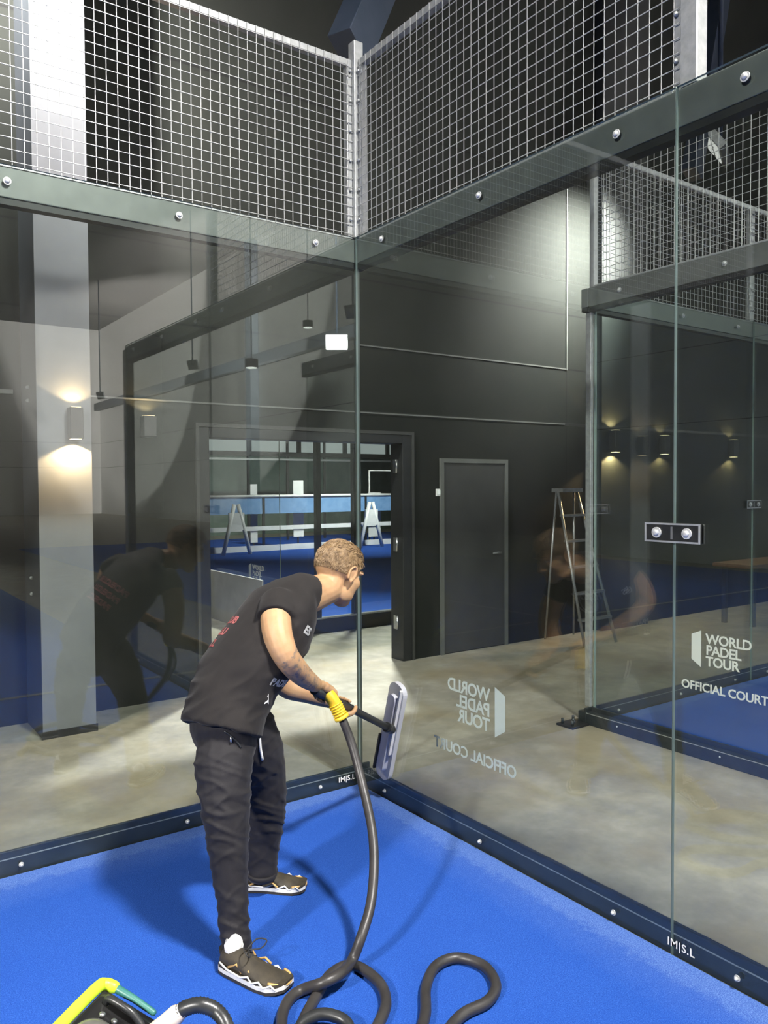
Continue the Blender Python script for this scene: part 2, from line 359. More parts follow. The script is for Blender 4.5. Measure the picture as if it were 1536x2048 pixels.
# small white switch beside the doorway
t = thing('switch_plate', 'small white lit switch on the dark wall right of the doorway', 'switch', (2.54, WY, 1.58))
bevel(box_obj('plate', (2.505, WY-0.012, 1.575), (2.575, WY, 1.645), M['white'], t), 0.003)
box_obj('indicator', (2.52, WY-0.014, 1.59), (2.56, WY-0.012, 1.63), M['tell'], t)
# step ladder by the back wall
t = thing('step_ladder', 'aluminium step ladder standing against the dark back wall', 'ladder', (4.45, WY-0.5, 0))
for sx in (-1, 1):
    bm = B(); add_tube(bm, [(4.22+sx*0.25, WY-0.62, 0.0), (4.22+sx*0.15, WY-0.16, 1.62)], 0.017, 6); obj('front_rail', bm, M['alu'], t)
    bm = B(); add_tube(bm, [(4.22+sx*0.23, WY-0.05, 0.0), (4.22+sx*0.14, WY-0.13, 1.60)], 0.012, 6); obj('rear_leg', bm, M['alu'], t)
for k in range(5):
    f = (k+1)/6; bm = B(); yy = WY-0.62+0.46*f; hw = 0.25-0.10*f
    add_box(bm, (4.22-hw, yy-0.035, 1.62*f-0.012), (4.22+hw, yy+0.035, 1.62*f+0.012)); obj('step', bm, M['alu'], t)
box_obj('top_platform', (4.06, WY-0.24, 1.60), (4.38, WY-0.08, 1.64), M['alu'], t)
# bench table against the wall on the right
t = thing('bench_table', 'long reddish wooden bench table on black legs behind the neighbouring court', 'table', (7.6, 1.7, 0))
bevel(box_obj('table_top', (6.35, 1.35, 0.69), (9.6, 1.85, 0.735), M['wood'], t), 0.005)
for x, y in ((6.5, 1.42), (6.5, 1.78), (7.9, 1.42), (9.4, 1.42), (9.4, 1.78)):
    box_obj('leg', (x-0.025, y-0.025, 0), (x+0.025, y+0.025, 0.69), M['black_paint'], t)

# ================================================================== COURTS
def turf_field(name, x0, x1, y0, y1, label, ox, oy):
    o = bpy.data.objects.new(name, None)
    bm = B(); w, d = x1-x0, y1-y0
    bmesh.ops.create_grid(bm, x_segments=40, y_segments=40, size=0.5, matrix=Matrix.Translation((0, 0, 0)))
    for v in bm.verts: v.co = Vector((x0-ox+(v.co.x+0.5)*w, y0-oy+(v.co.y+0.5)*d, 0.012))
    o = obj(name, bm, M['turf']); o.location = (ox, oy, 0); bpy.context.view_layer.update(); return tag(o, label, 'turf')
tf = turf_field('artificial_turf', -10, -0.004, -20, -0.004, 'bright blue artificial turf under the man and the hose', 0, 0)
box_obj('service_line', (-9.98, -3.15, 0.013), (-0.02, -3.10, 0.016), M['white_line'], tf)['label'] = 'white line across the blue turf'
box_obj('centre_line', (-5.02, -10, 0.013), (-4.97, -3.15, 0.016), M['white_line'], tf)
tf2 = turf_field('artificial_turf', 2.004, 12, -20, -0.004, 'blue artificial turf of the neighbouring court behind the right glass', 2, 0)
box_obj('service_line', (2.02, -3.15, 0.013), (11.98, -3.10, 0.016), M['white_line'], tf2)

class Wall:
    """a run of court wall: origin o, direction d, outward normal n (all horizontal unit axes)"""
    def __init__(s, o, d, n, label, name='glass_wall'):
        s.o, s.d, s.n = Vector(o), Vector(d), Vector(n); s.root = thing(name, label, 'glass wall', o)
    def P(s, a, n, z): return s.o+s.d*a+s.n*n+Vector((0, 0, z))
    def box(s, bm, a0, a1, n0, n1, z0, z1, mi=0): add_box(bm, s.P(a0, n0, z0), s.P(a1, n1, z1), mi)
    def pane(s, a0, a1, z0, z1, logo=None, e=0.0015):
        bm = B(); p = [s.P(a, n, z) for z in (z0, z1) for n in (0, 0.012) for a in (a0+e, a1-e)]
        v = [bm.verts.new(q) for q in p]
        for f, mi in (((0,1,5,4),0),((2,3,7,6),0),((0,2,6,4),1),((1,3,7,5),1),((0,1,3,2),1),((4,5,7,6),1)): bm.faces.new([v[i] for i in f]).material_index = mi
        o = obj('glass_panel', bm, [M['glass'], M['glass_edge']], s.root)
        if logo is not None:
            rd = -s.d if s.d.cross(Vector((0, 0, 1))).dot(s.n) < 0 else s.d     # reading direction seen from outside
            out = 0.0135; bm = B(); o0 = s.P(logo, out, 0)                            # logo = where the door shape's outer edge stands
            if rd == s.d: pass
            def q(x, z): return o0+rd*x+Vector((0, 0, z))
            put_text(bm, 'WORLD\nPADEL\nTOUR', 0.083, q(0.098, 0.702), rd, (0, 0, 1), bold=0.0018, line=0.83, spacing=0.93)
            obj('court_lettering', bm, M['vinyl'], o)['label'] = 'white lettering WORLD PADEL TOUR'
            bm = B(); put_text(bm, 'OFFICIAL COURT', 0.074, q(-0.07, 0.400), rd, (0, 0, 1), bold=0.0016, spacing=0.97)
            obj('court_lettering', bm, M['vinyl'], o)['label'] = 'white lettering OFFICIAL COURT'
            bm = B(); f = [q(0, 0.590), q(0.066, 0.548), q(0.066, 0.775), q(0, 0.745)]
            lo = [bm.verts.new(x) for x in f]; hi = [bm.verts.new(x+s.n*0.001) for x in f]
            bm.faces.new(lo); bm.faces.new(hi[::-1])
            for i in range(4): bm.faces.new((lo[i], lo[(i+1) % 4], hi[(i+1) % 4], hi[i]))
            obj('door_emblem', bm, M['vinyl'], o)['label'] = 'white open-door emblem'
        return o
    def beam(s, a0, a1, inner=True, bolts=True):
        bm = B(); s.box(bm, a0, a1, 0.014, 0.075, 2.90, 3.03); o = bevel(obj('top_beam', bm, M['steel'], s.root), 0.004)
        bm = B(); s.box(bm, a0, a1, 0.020, 0.070, 2.872, 2.8995); obj('shadow_gap_strip', bm, M['black_paint'], o)  # black strip standing in for the shadow gap under the beam
        if bolts: s.bolts(a0, a1, 2.965, 0.017, o, inner)
        return o
    def bolts(s, a0, a1, z, r, par, inner=True):
        k = 0
        while 2*k < a1:
            for f in (0.25, 1.0, 1.75):
                a = 2*k+f
                if a0 < a < a1:
                    bm = B(); n = -s.n if inner else s.n; c = s.P(a, 0.0 if inner else 0.075, z)
                    add_disc(bm, c, n, r*0.95, 0.003); add_disc(bm, c+n*0.003, n, r*0.62, 0.005, dome=0.006); obj('bolt', bm, M['bolt'], par)
            k += 1
    def rail(s, a0, a1, inner=True, marks=None):
        bm = B(); s.box(bm, a0, a1, 0.014, 0.030, 0.0, 0.115); s.box(bm, a0, a1, 0.030, 0.085, 0.0, 0.085); o = bevel(obj('base_rail', bm, M['rail_steel'], s.root), 0.004)
        s.bolts(a0, a1, 0.050, 0.011, o, inner)
        bm = B(); s.box(bm, a0, a1, 0.0135 if inner else 0.0855, 0.0142 if inner else 0.0862, 0.078, 0.083); obj('edge_seal', bm, M['galv'], o)
        for a, z, txt, sz in (marks or ()):
            rd = s.d if s.d.cross(Vector((0, 0, 1))).dot(s.n) < 0 else -s.d          # read from inside
            bm = B(); put_text(bm, txt, sz, s.P(a, -0.0012, z), rd, (0, 0, 1), bold=0.0003, spacing=1.1); obj('rail_mark', bm, M['white'], o)['label'] = 'small white maker marking'
        return o
    def mesh_panel(s, a0, a1, z0, z1, label, group=None, step=0.05, post=0.03):
        c = (s.P((a0+a1)/2, 0.04, z0)); t = thing('wire_mesh_fence', label, 'mesh fence', c, group)
        bm = B()
        s.box(bm, a0, a0+post, 0.026, 0.066, z0, z1); s.box(bm, a1-post, a1, 0.026, 0.066, z0, z1)
        s.box(bm, a0+post, a1-post, 0.026, 0.066, z1-0.035, z1); s.box(bm, a0+post, a1-post, 0.026, 0.066, z0, z0+0.012)
        bevel(obj('mesh_frame', bm, M['galv'], t), 0.003)
        bm = B(); a = a0+step/2
        while a < a1-0.01:
            add_tube(bm, [s.P(a, 0.022, z0+0.002), s.P(a, 0.022, z1-0.002)], 0.0020, 5, caps=False); a += step
        z = z0+step/2
        while z < z1-0.006:
            add_tube(bm, [s.P(a0+0.002, 0.0185, z), s.P(a1-0.002, 0.0185, z)], 0.0020, 5, caps=False); z += step
        obj('wire_grid', bm, M['wire'], t)
        for k in range(int((z1-z0)/0.16)):
            for a in (a0+post/2, a1-post/2):
                bm = B(); add_disc(bm, s.P(a, 0.026, z0+0.10+0.16*k), -s.n, 0.008, 0.012, 10, dome=0.004); obj('clip', bm, M['galv'], t)
        return t
    def clamp(s, a, z):
        bm = B()
        for n0, n1 in ((-0.010, -0.0002), (0.0122, 0.022)): s.box(bm, a-0.11, a+0.11, n0, n1, z-0.034, z+0.034)
        t = bevel(obj('glass_clamp', bm, M['clamp'], s.root), 0.003)
        bm = B(); e = 0.006
        for x0, x1, y0, y1 in ((-0.11, 0.11, -0.034, -0.034+e), (-0.11, 0.11, 0.034-e, 0.034), (-0.11, -0.11+e, -0.034+e, 0.034-e), (0.11-e, 0.11, -0.034+e, 0.034-e)): s.box(bm, a+x0, a+x1, -0.0125, -0.010, z+y0, z+y1)
        obj('plate_rim', bm, M['galv'], t)
        for x in (-0.06, 0.06):
            bm = B(); add_disc(bm, s.P(a+x, -0.010, z), -s.n, 0.019, 0.005, 16); add_disc(bm, s.P(a+x, -0.015, z), -s.n, 0.012, 0.006, 6, dome=0.003); obj('bolt', bm, M['bolt'], t)
        bm = B(); s.box(bm, a-0.004, a+0.004, -0.012, -0.010, z-0.022, z+0.022); obj('seam_gasket', bm, M['alu'], t)
        return t
M['clamp'] = noisy('clamp_plate_steel', (0.035, 0.037, 0.036), (0.055, 0.057, 0.055), 20, 0.3, 0.5)

M['bolt'] = noisy('zinc_bolt', (0.55, 0.56, 0.55), (0.68, 0.69, 0.68), 25, 0.4, 0.35)
m, nt, b = new_mat('white_vinyl'); nt.nodes.remove(b); o_ = nt.nodes['Material Output']      # thin white film: lit from either face
d_ = nt.nodes.new('ShaderNodeBsdfDiffuse'); t_ = nt.nodes.new('ShaderNodeBsdfTranslucent'); x_ = nt.nodes.new('ShaderNodeMixShader')
d_.inputs[0].default_value = t_.inputs[0].default_value = (0.93, 0.94, 0.91, 1); nt.links.new(d_.outputs[0], x_.inputs[1]); nt.links.new(t_.outputs[0], x_.inputs[2]); x_.inputs[0].default_value = 0.2; nt.links.new(x_.outputs[0], o_.inputs['Surface'])
M['vinyl'] = m
M['post_grey'] = noisy('grey_green_post', (0.075, 0.095, 0.088), (0.10, 0.12, 0.112), 8, 0.35, 0.2)
Wl = Wall((0, 0, 0), (-1, 0, 0), (0, 1, 0), 'clear glass court wall left of the corner, behind the man')
Wr = Wall((0, 0, 0), (0, -1, 0), (1, 0, 0), 'clear glass court wall right of the corner with mirrored white lettering')
MARK = 'IM|S.L'
Wl.pane(-0.012, 2.0, 0.0, 3.035)
for k in range(1, 5): Wl.pane(2*k, 2*k+2, 0.0, 3.035)
Wr.pane(0.0, 2.0, 0.0, 3.035, logo=1.15)
Wr.pane(2.0, 4.0, 0.0, 3.035)
Wl.beam(-0.075, 10); Wr.beam(-0.012, 4.0)
Wl.rail(-0.085, 10, marks=[(0.135, 0.048, MARK, 0.040)]); Wr.rail(-0.012, 4.0, marks=[(1.985, 0.040, MARK, 0.040)])
Wr.clamp(2.0, 1.505)
for k in (1, 2, 3): Wl.clamp(2.0*k, 1.505)
bm = B(); add_box(bm, (0.0135, 0.0135, 0.116), (0.036, 0.036, 2.87)); bevel(obj('corner_post', bm, M['post_grey'], Wl.root), 0.003)
bm = B(); Wr.box(bm, 4.002, 4.08, 0.0, 0.08, 0.0, 3.0); bevel(obj('end_post', bm, M['steel'], Wr.root), 0.004)
ml = Wl.mesh_panel(0.0, 2.0, 3.032, 4.0, 'square wire mesh fence on top of the left glass wall')
bm = B(); add_box(bm, (0.001, 0.001, 3.037), (0.06, 0.06, 4.10)); bevel(obj('corner_post', bm, M['galv'], ml), 0.004)
Wl.mesh_panel(2.0, 4.0, 3.032, 4.0, 'wire mesh fence farther along the left glass wall, beyond the dark column')
mc0 = None
mf = Wr.mesh_panel(0.0, 2.0, 3.032, 4.0, 'square wire mesh fence on top of the right glass wall')
bm = B(); Wr.box(bm, 2.002, 2.068, 0.016, 0.076, 3.032, 5.2); bevel(obj('end_post', bm, M['galv'], mf), 0.004)
# neighbouring court: its corner stands two metres to the right
Na = Wall((2, 0, 0), (0, -1, 0), (-1, 0, 0), 'neighbouring court glass side wall with readable white lettering')
Nb = Wall((2, 0, 0), (1, 0, 0), (0, 1, 0), 'neighbouring court glass back wall, running away behind the readable lettering')
Na.pane(0.0, 2.0, 0.0, 3.035, logo=0.76); Na.pane(2.0, 4.0, 0.0, 3.035)
Nb.pane(-0.012, 2.0, 0.0, 3.035); Nb.pane(2.0, 4.0, 0.0, 3.035); Nb.pane(4.0, 6.0, 0.0, 3.035)
Na.beam(-0.012, 4.0, inner=False); Nb.beam(-0.075, 10)
Na.rail(-0.012, 4.0, inner=False); Nb.rail(-0.085, 10)
Na.mesh_panel(0.0, 2.0, 3.032, 4.0, 'wire mesh fence on top of the neighbouring glass side wall')
Nb.mesh_panel(0.0, 2.0, 3.032, 4.0, 'wire mesh fence at the corner of the neighbouring glass back wall')
Nb.mesh_panel(2.0, 4.0, 3.032, 4.0, 'wire mesh fence second from the corner of the neighbouring back wall')
Nb.mesh_panel(4.0, 6.0, 3.032, 4.0, 'wire mesh fence third from the corner of the neighbouring back wall')
Nb.clamp(2.0, 1.505)
bm = B(); add_box(bm, (1.955, 0.013, 0.116), (1.985, 0.060, 2.87)); bevel(obj('corner_post', bm, M['galv'], Nb.root), 0.004)
ft = bevel(box_obj('foot_plate', (1.74, -0.02, 0.0), (1.91, 0.13, 0.016), M['black_paint'], Nb.root), 0.003)
for x, y in ((1.77, 0.01), (1.77, 0.10), (1.83, 0.055), (1.88, 0.10)):
    bm = B(); add_tube(bm, [(x, y, 0.016), (x, y, 0.05)], 0.010, 6); obj('anchor_bolt', bm, M['rail_steel'], ft)

# slanting roof steel above the corner
def beam_between(name, a, b, w, h, mat, label, cat):
    a, b = Vector(a), Vector(b); t = (b-a).normalized(); u, v = frame_of(t); bm = B()
    ring = [[bm.verts.new(p+u*sx*w/2+v*sz*h/2) for sx, sz in ((-1,-1),(1,-1),(1,1),(-1,1))] for p in (a, b)]
    for k in range(4): bm.faces.new((ring[0][k], ring[0][(k+1) % 4], ring[1][(k+1) % 4], ring[1][k]))
    bm.faces.new(ring[0][::-1]); bm.faces.new(ring[1])
    return tag(bevel(obj(name, bm, mat), 0.005), label, cat)
beam_between('roof_brace', (0.16, 0.30, 4.22), (4.3, 2.1, 11.98), 0.16, 0.24, M['truss'], 'slanting blue-grey roof brace rising above the court corner', 'steel beam')
beam_between('roof_brace', (4.6, 1.0, 4.7), (7.2, 1.6, 11.98), 0.14, 0.2, M['truss'], 'blue-grey roof brace seen through the right mesh', 'steel beam')
beam_between('roof_girder', (12.55, -49.9, 6.95), (12.55, WY-.01, 6.95), 0.3, 0.45, M['column_dark'], 'long dark roof beam along the right side of the hall', 'steel beam')
for y in (-27.0, -15.0):
    bm = B(); add_box(bm, (12.4, y-0.25, 0), (12.79, y+0.2, 11.99)); tag(obj('hall_column', bm, M['column_dark']), 'dark hall column on the right hall wall', 'column', 'columns along the right hall wall')

# ------------------------------------------------------------------ hall beyond the doorway: a second blue court
HX, HY = 1.75, 4.20
tf3 = turf_field('artificial_turf', HX+0.1, 16, HY+0.1, 20, 'blue turf of the court seen through the open doorway', HX-1, HY-1)
H1 = Wall((HX, HY, 0), (0, 1, 0), (-1, 0, 0), 'left glass side of the far court seen through the doorway'); H2 = Wall((HX, HY, 0), (1, 0, 0), (0, -1, 0), 'near glass side of the far court seen through the doorway')
H1.pane(0, 2, 0, 3.0, logo=0.78); H1.pane(2, 4, 0, 3.0); H2.pane(-0.012, 2, 0, 3.0); H2.pane(2, 4, 0, 3.0)
for w in (H1, H2):
    bm = B(); w.box(bm, -0.06 if w is H1 else 0.02, 6, 0.014, 0.08, 0, 0.16); o = bevel(obj('base_rail', bm, M['black_paint'], w.root), 0.004)
    bm = B(); w.box(bm, -0.06, 6, 0.014, 0.08, 0.161, 0.178); obj('top_strip', bm, M['galv'], o)
    for a in ((2.0, 4.0) if w is H1 else (0.45, 0.95, 3.2)):
        bm = B(); w.box(bm, a-0.03, a+0.03, 0.014, 0.08, 0.18, 3.0); bevel(obj('wall_post', bm, M['black_paint'], w.root), 0.004)
for k in range(2):  # made-up boards giving the bright white area beside the side glass
    bm = B(); H1.box(bm, 0.25+2*k, 1.9+2*k, 0.09, 0.11, 0.0, 0.62); tag(bevel(obj('white_fill_board', bm, M['white_board']), 0.004), ('nearer' if k == 0 else 'farther')+' plain white board added for a bright area on the left side of the far court', 'board')
# barrier with white rail, far boards and a white stand
bm = B(); add_tube(bm, [(4.0, 15.0, 1.44), (13.2, 15.0, 1.44)], 0.035, 8); t = obj('barrier', bm, M['white_board']); tag(t, 'long barrier with a white rail at the far end of the far court', 'barrier')
bm = B(); add_box(bm, (4.0, 15.02, 0.98), (13.2, 15.04, 1.40)); obj('blue_board', bm, M['blue_board'], t)
bm = B(); add_box(bm, (4.0, 14.96, 0.55), (15.5, 15.0, 0.66)); add_box(bm, (4.0, 14.99, 0.013), (15.5, 15.05, 0.16)); obj('lower_rails', bm, M['white_board'], t)
for x in (4.0, 7.0, 10.2, 13.2):
    bm = B(); add_box(bm, (x-0.03, 15.0, 0.012), (x+0.03, 15.06, 1.44)); obj('barrier_post', bm, M['black_paint'], t)
for x, lab in ((5.9, 'white A-shaped stand in front of the far barrier, left of the dark post'), (9.9, 'white A-shaped stand near the right end of the far barrier')):
    t = thing('display_stand', lab, 'stand', (x, 14.3, 0.01))
    for sx in (-1, 1):
        bm = B(); add_tube(bm, [(x+sx*0.36, 14.3, 0.02), (x+sx*0.05, 14.3, 1.25)], 0.05, 6); obj('stand_leg', bm, M['white_board'], t)
    box_obj('stand_board', (x-0.2, 14.27, 0.62), (x+0.2, 14.33, 1.05), M['white_board'], t)
t = thing('goal_frame', 'thin white upright frame beyond the far barrier', 'frame', (11.4, 16, 0.01))
bm = B(); add_tube(bm, [(11.0, 16, 0.02), (11.0, 16, 2.15), (12.6, 16, 2.15), (12.6, 16, 0.02)], 0.03, 6); obj('frame_bar', bm, M['white'], t)

t = thing('court_fence', 'dark post-and-rail fence across the far end of the far court', 'fence', (9, 18.5, 0.012))
for k in range(9):
    x = 4.2+1.35*k; bm = B(); add_box(bm, (x-0.035, 18.47, 0.012), (x+0.035, 18.53, 3.35)); obj('fence_post', bm, M['black_paint'], t)
bm = B(); add_box(bm, (4.2, 18.46, 2.62), (15.0, 18.54, 2.76)); obj('upper_rail', bm, M['black_paint'], t)
bm = B(); add_box(bm, (4.2, 18.46, 2.50), (15.0, 18.54, 2.56)); obj('pale_rail', bm, M['galv'], t)
for k, (x, w_, z0, z1, m_) in enumerate(((7.0, 0.10, 0.2, 1.75, 'white_board'), (8.35, 0.16, 0.3, 1.85, 'white_board'), (10.9, 0.22, 0.2, 1.5, 'white_board'))):
    t = thing('banner_stand', ('narrow', 'taller', 'broad')[k]+' pale banner stand behind the far barrier', 'banner', (x, 15.6, 0.012))
    box_obj('banner', (x-w_, 15.58, z0), (x+w_, 15.60, z1), M[m_], t); box_obj('stand_foot', (x-w_, 15.45, 0.012), (x+w_, 15.75, 0.04), M['black_paint'], t); box_obj('pole', (x-0.02, 15.605, 0.04), (x+0.02, 15.63, z1), M['black_paint'], t)

# ================================================================== LIGHTS
def floodlight(loc, target, power, label, w=0.7, h=0.35, col=(1.0, 0.965, 0.92), group='court floodlights', led='cool', spread=180):
    loc = Vector(loc); d = (Vector(target)-loc).normalized(); u, v = frame_of(d); R = Matrix((u, v, -d)).transposed()
    t = thing('ceiling_floodlight', label, 'lamp', loc, group)
    def loc_box(bm, a, b):
        k = B(); add_box(k, a, b); me = bpy.data.meshes.new('x'); k.to_mesh(me); k.free(); mt = R.to_4x4(); mt.translation = loc; me.transform(mt); bm.from_mesh(me); bpy.data.meshes.remove(me)
    bm = B(); loc_box(bm, (-w/2-0.03, -h/2-0.03, 0.012), (w/2+0.03, h/2+0.03, 0.09)); obj('housing', bm, M['alu'], t)
    bm = B()
    for i in range(3):
        for j in range(2): loc_box(bm, (-w/2+i*w/3+w*0.05, -h/2+j*h/2+h*0.08, 0.004), (-w/2+(i+1)*w/3-w*0.05, -h/2+(j+1)*h/2-h*0.08, 0.012))
    obj('led_array', bm, M[led], t)
    bm = B(); add_tube(bm, [loc-d*0.09, Vector((loc.x-d.x*0.09, loc.y-d.y*0.09, 7.99 if loc.y > WY else 11.99))], 0.025, 8); obj('bracket', bm, M['truss'], t)
    l = bpy.data.lights.new('floodlight_beam', 'AREA'); l.shape = 'RECTANGLE'; l.size = w; l.size_y = h; l.energy = power; l.color = col; l.spread = math.radians(spread)
    lo = bpy.data.objects.new('floodlight_beam', l); COL.objects.link(lo); mt = R.to_4x4(); mt.translation = loc+d*0.02; lo.matrix_world = mt
PW = 440; M['dim'] = emit('dim_led', (1.0, 0.98, 0.93), 1.2)
floodlight((-0.3, -4.9, 6.5), (-2.2, -1.0, 0.0), PW*1.38, 'floodlight over the right wall of the court, outside the picture', spread=100)
floodlight((-10.1, -4.9, 6.5), (-3.5, -1.8, 0.0), PW*2.1, 'floodlight over the far left wall of the court, outside the picture', spread=95)
floodlight((-0.3, -15.0, 6.5), (-3.6, -11, 0.5), PW*0.8, 'floodlight over the far half of the court, outside the picture', spread=110)
floodlight((11.6, -5.9, 6.5), (6.5, -4.5, 0.5), PW*0.38, 'floodlight over the far right wall of the neighbouring court', spread=100)
floodlight((2.6, -7.5, 6.5), (6.0, -5.5, 0.0), PW*0.3, 'floodlight over the near wall of the neighbouring court', spread=95)
floodlight((9.9, -16.0, 5.85), (2.0, -5.0, 2.5), PW*0.2, 'floodlight array on the far half of the neighbouring court', w=0.62, h=0.42)
for y_, lab in ((-14.0, 'nearest'), (-25.0, 'middle'), (-37.0, 'farthest')):  # added lamps: they brighten the hall wall that the left glass reflects
    floodlight((9.2, y_, 6.3), (13.0, y_-2.0, 8.0), 36000, lab+' of the added floodlights brightening the right hall wall for its reflection', w=0.4, h=0.3, spread=140)
floodlight((-2.3, 1.0, 5.8), (-1.0, 2.2, 5.0), 330, 'small floodlight washing the left column, outside the picture', w=0.25, h=0.16, led='cool2', spread=75)
floodlight((5.1, 1.1, 5.1), (4.45, 2.4, 4.05), 300, 'grey floodlight box washing the back wall, seen through the right mesh', w=0.5, h=0.25, led='dim', spread=62)
floodlight((3.9, 5.4, 5.9), (1.0, 1.5, 0.0), 1000, 'floodlight over the near corner of the far court', w=0.5, h=0.3, spread=110)
floodlight((9.5, 9.5, 6.0), (9.0, 15.5, 1.2), 420, 'added floodlight over the middle of the far court, brightening the barrier', spread=70)  # added lamp, aimed to brighten the far barrier
floodlight((1.0, 10.0, 6.5), (2.0, 7.0, 0.0), 160, 'floodlight over the left side of the far court', spread=100)
for i, (x, y, z) in enumerate(((7.5, -13.5, 5.6), (4.5, -10.5, 4.0), (10.2, -9.5, 7.8), (7.4, -11.0, 6.6))):
    t = thing('downlight', 'small hanging round downlight high in the hall', 'lamp', (x, y, z), 'hanging downlights')
    bm = B(); add_tube(bm, [(x, y, z), (x, y, z+0.16)], 0.13, 16); obj('lamp_shade', bm, M['lamp_body'], t)
    bm = B(); add_tube(bm, [(x, y, z-0.012), (x, y, z-0.002)], 0.11, 16); obj('lamp_lens', bm, M['cool2'], t)
    bm = B(); add_tube(bm, [(x, y, z+0.16), (x, y, 11.99)], 0.012, 6); obj('hanging_rod', bm, M['lamp_body'], t)
w = bpy.data.worlds.new('hall_world'); S.world = w; w.use_nodes = True
w.node_tree.nodes['Background'].inputs[0].default_value = (0.05, 0.055, 0.06, 1); w.node_tree.nodes['Background'].inputs[1].default_value = 0.3

# ================================================================== THE MAN
def voxel(bm, size, smooth=6, factor=0.5, name='x'):
    """melt the overlapping shells in bm into one continuous surface"""
    me = mesh_of(bm, name, []); o = bpy.data.objects.new('tmp', me); COL.objects.link(o)
    r = o.modifiers.new('r', 'REMESH'); r.mode = 'VOXEL'; r.voxel_size = size; r.use_smooth_shade = True
    if smooth:
        s = o.modifiers.new('s', 'SMOOTH'); s.iterations = smooth; s.factor = factor
    dg = bpy.context.evaluated_depsgraph_get(); out = bpy.data.meshes.new_from_object(o.evaluated_get(dg))
    bpy.data.objects.remove(o); bpy.data.meshes.remove(me)
    for p in out.polygons: p.use_smooth = True
    return out
LEFT = (FW*0.90 - RT*0.42); LEFT.z = 0; LEFT.normalize()        # the man's left side points away from the camera
FACE = Vector((0, 0, 1)).cross(LEFT) * -1                        # horizontal direction he faces
if FACE.dot(RT) < 0: FACE = -FACE
def st(px, py, d, half, along, la, lat=None):
    """an elliptical station: half = half thickness in pixels, la = half width across the body (m)"""
    c = at(px, py, d); L = (lat or LEFT); t = Vector(along).normalized()
    L = (L - t*L.dot(t)).normalized(); s = t.cross(L).normalized(); return (c, s*(half*d/FPX), L*la)
def path(pts):      # (px, py, depth) list -> world points
    return [at(*p) for p in pts]
def dirs(P): return [(P[min(i+1, len(P)-1)]-P[max(i-1, 0)]) for i in range(len(P))]

# spine stations shared by the body and the shirt: px, py, depth, half thickness px, half width m
SP = [(446, 1462, 2.99, 70, 0.178), (456, 1400, 3.02, 72, 0.178), (478, 1352, 3.05, 74, 0.182), (509, 1312, 3.09, 74, 0.188), (542, 1262, 3.14, 70, 0.198), (566, 1222, 3.17, 60, 0.198), (590, 1197, 3.20, 44, 0.165), (612, 1182, 3.22, 32, 0.10)]
RL = [(456, 1478, 2.945, 58), (447, 1530, 2.885, 60), (450, 1590, 2.85, 54), (453, 1640, 2.83, 47), (457, 1700, 2.82, 41), (461, 1760, 2.81, 37), (466, 1820, 2.80, 31), (471, 1888, 2.79, 29)]
LL = [(492, 1455, 3.10, 58), (515, 1505, 3.14, 53), (530, 1555, 3.18, 44), (534, 1600, 3.20, 39), (530, 1650, 3.22, 35), (526, 1700, 3.24, 31), (524, 1738, 3.25, 28)]
RA = [(556, 1212, 3.03, 34), (552, 1240, 2.97, 31), (557, 1275, 2.93, 29.5), (572, 1312, 2.92, 26), (592, 1338, 2.98, 24), (612, 1357, 3.06, 20), (630, 1369, 3.14, 15.5)]
LA = [(600, 1226, 3.34, 29), (588, 1285, 3.40, 27), (572, 1340, 3.42, 25), (572, 1371, 3.41, 24), (614, 1386, 3.43, 20), (652, 1398, 3.46, 16.5), (676, 1405, 3.49, 14)]
# the suction tube both hands hold
TB0 = at(632, 1382, 3.16); TB1 = Vector((-0.075, -0.425, 0.435)); TD = (TB1-TB0).normalized()
def tube_pt(f): return TB0.lerp(TB1, f)
TR = 0.019

def limb_body(bm, L, k=1.0):
    P = path([q[:3] for q in L]); P2 = spline(P, 4)
    R = [q[3]*q[2]/FPX*k for q in L]; R2 = []
    for i in range(len(R)-1):
        for j in range(4): R2.append(R[i]+(R[i+1]-R[i])*j/4)
    R2.append(R[-1]); add_tube(bm, P2, R2, 18, round_caps=True)
# ---- head frame
HC = at(676, 1146, 3.34)
al = math.radians(47); pit = math.radians(26)
hf = RT*math.cos(al) + FW*math.sin(al); hf.z = 0; hf.normalize()
hf = (hf*math.cos(pit) - Vector((0, 0, 1))*math.sin(pit)).normalized()
hr = hf.cross(Vector((0, 0, 1))).normalized(); hu = hr.cross(hf).normalized()
HR = Matrix((hr, hf, hu)).transposed(); HRK = HR*1.09
HK = 1.09
def H(x, y, z): return HC + (hr*x + hf*y + hu*z)*HK      # x right, y forward, z up
body = B()
# torso and pelvis (slimmer than the clothes)
P = path([q[:3] for q in SP]); D = dirs(P)
add_loft(body, [st(q[0], q[1], q[2], q[3]*0.86, D[i], q[4]*0.88) for i, q in enumerate(SP)])
limb_body(body, RL, 0.80); limb_body(body, LL, 0.80)
limb_body(body, RA); limb_body(body, LA)
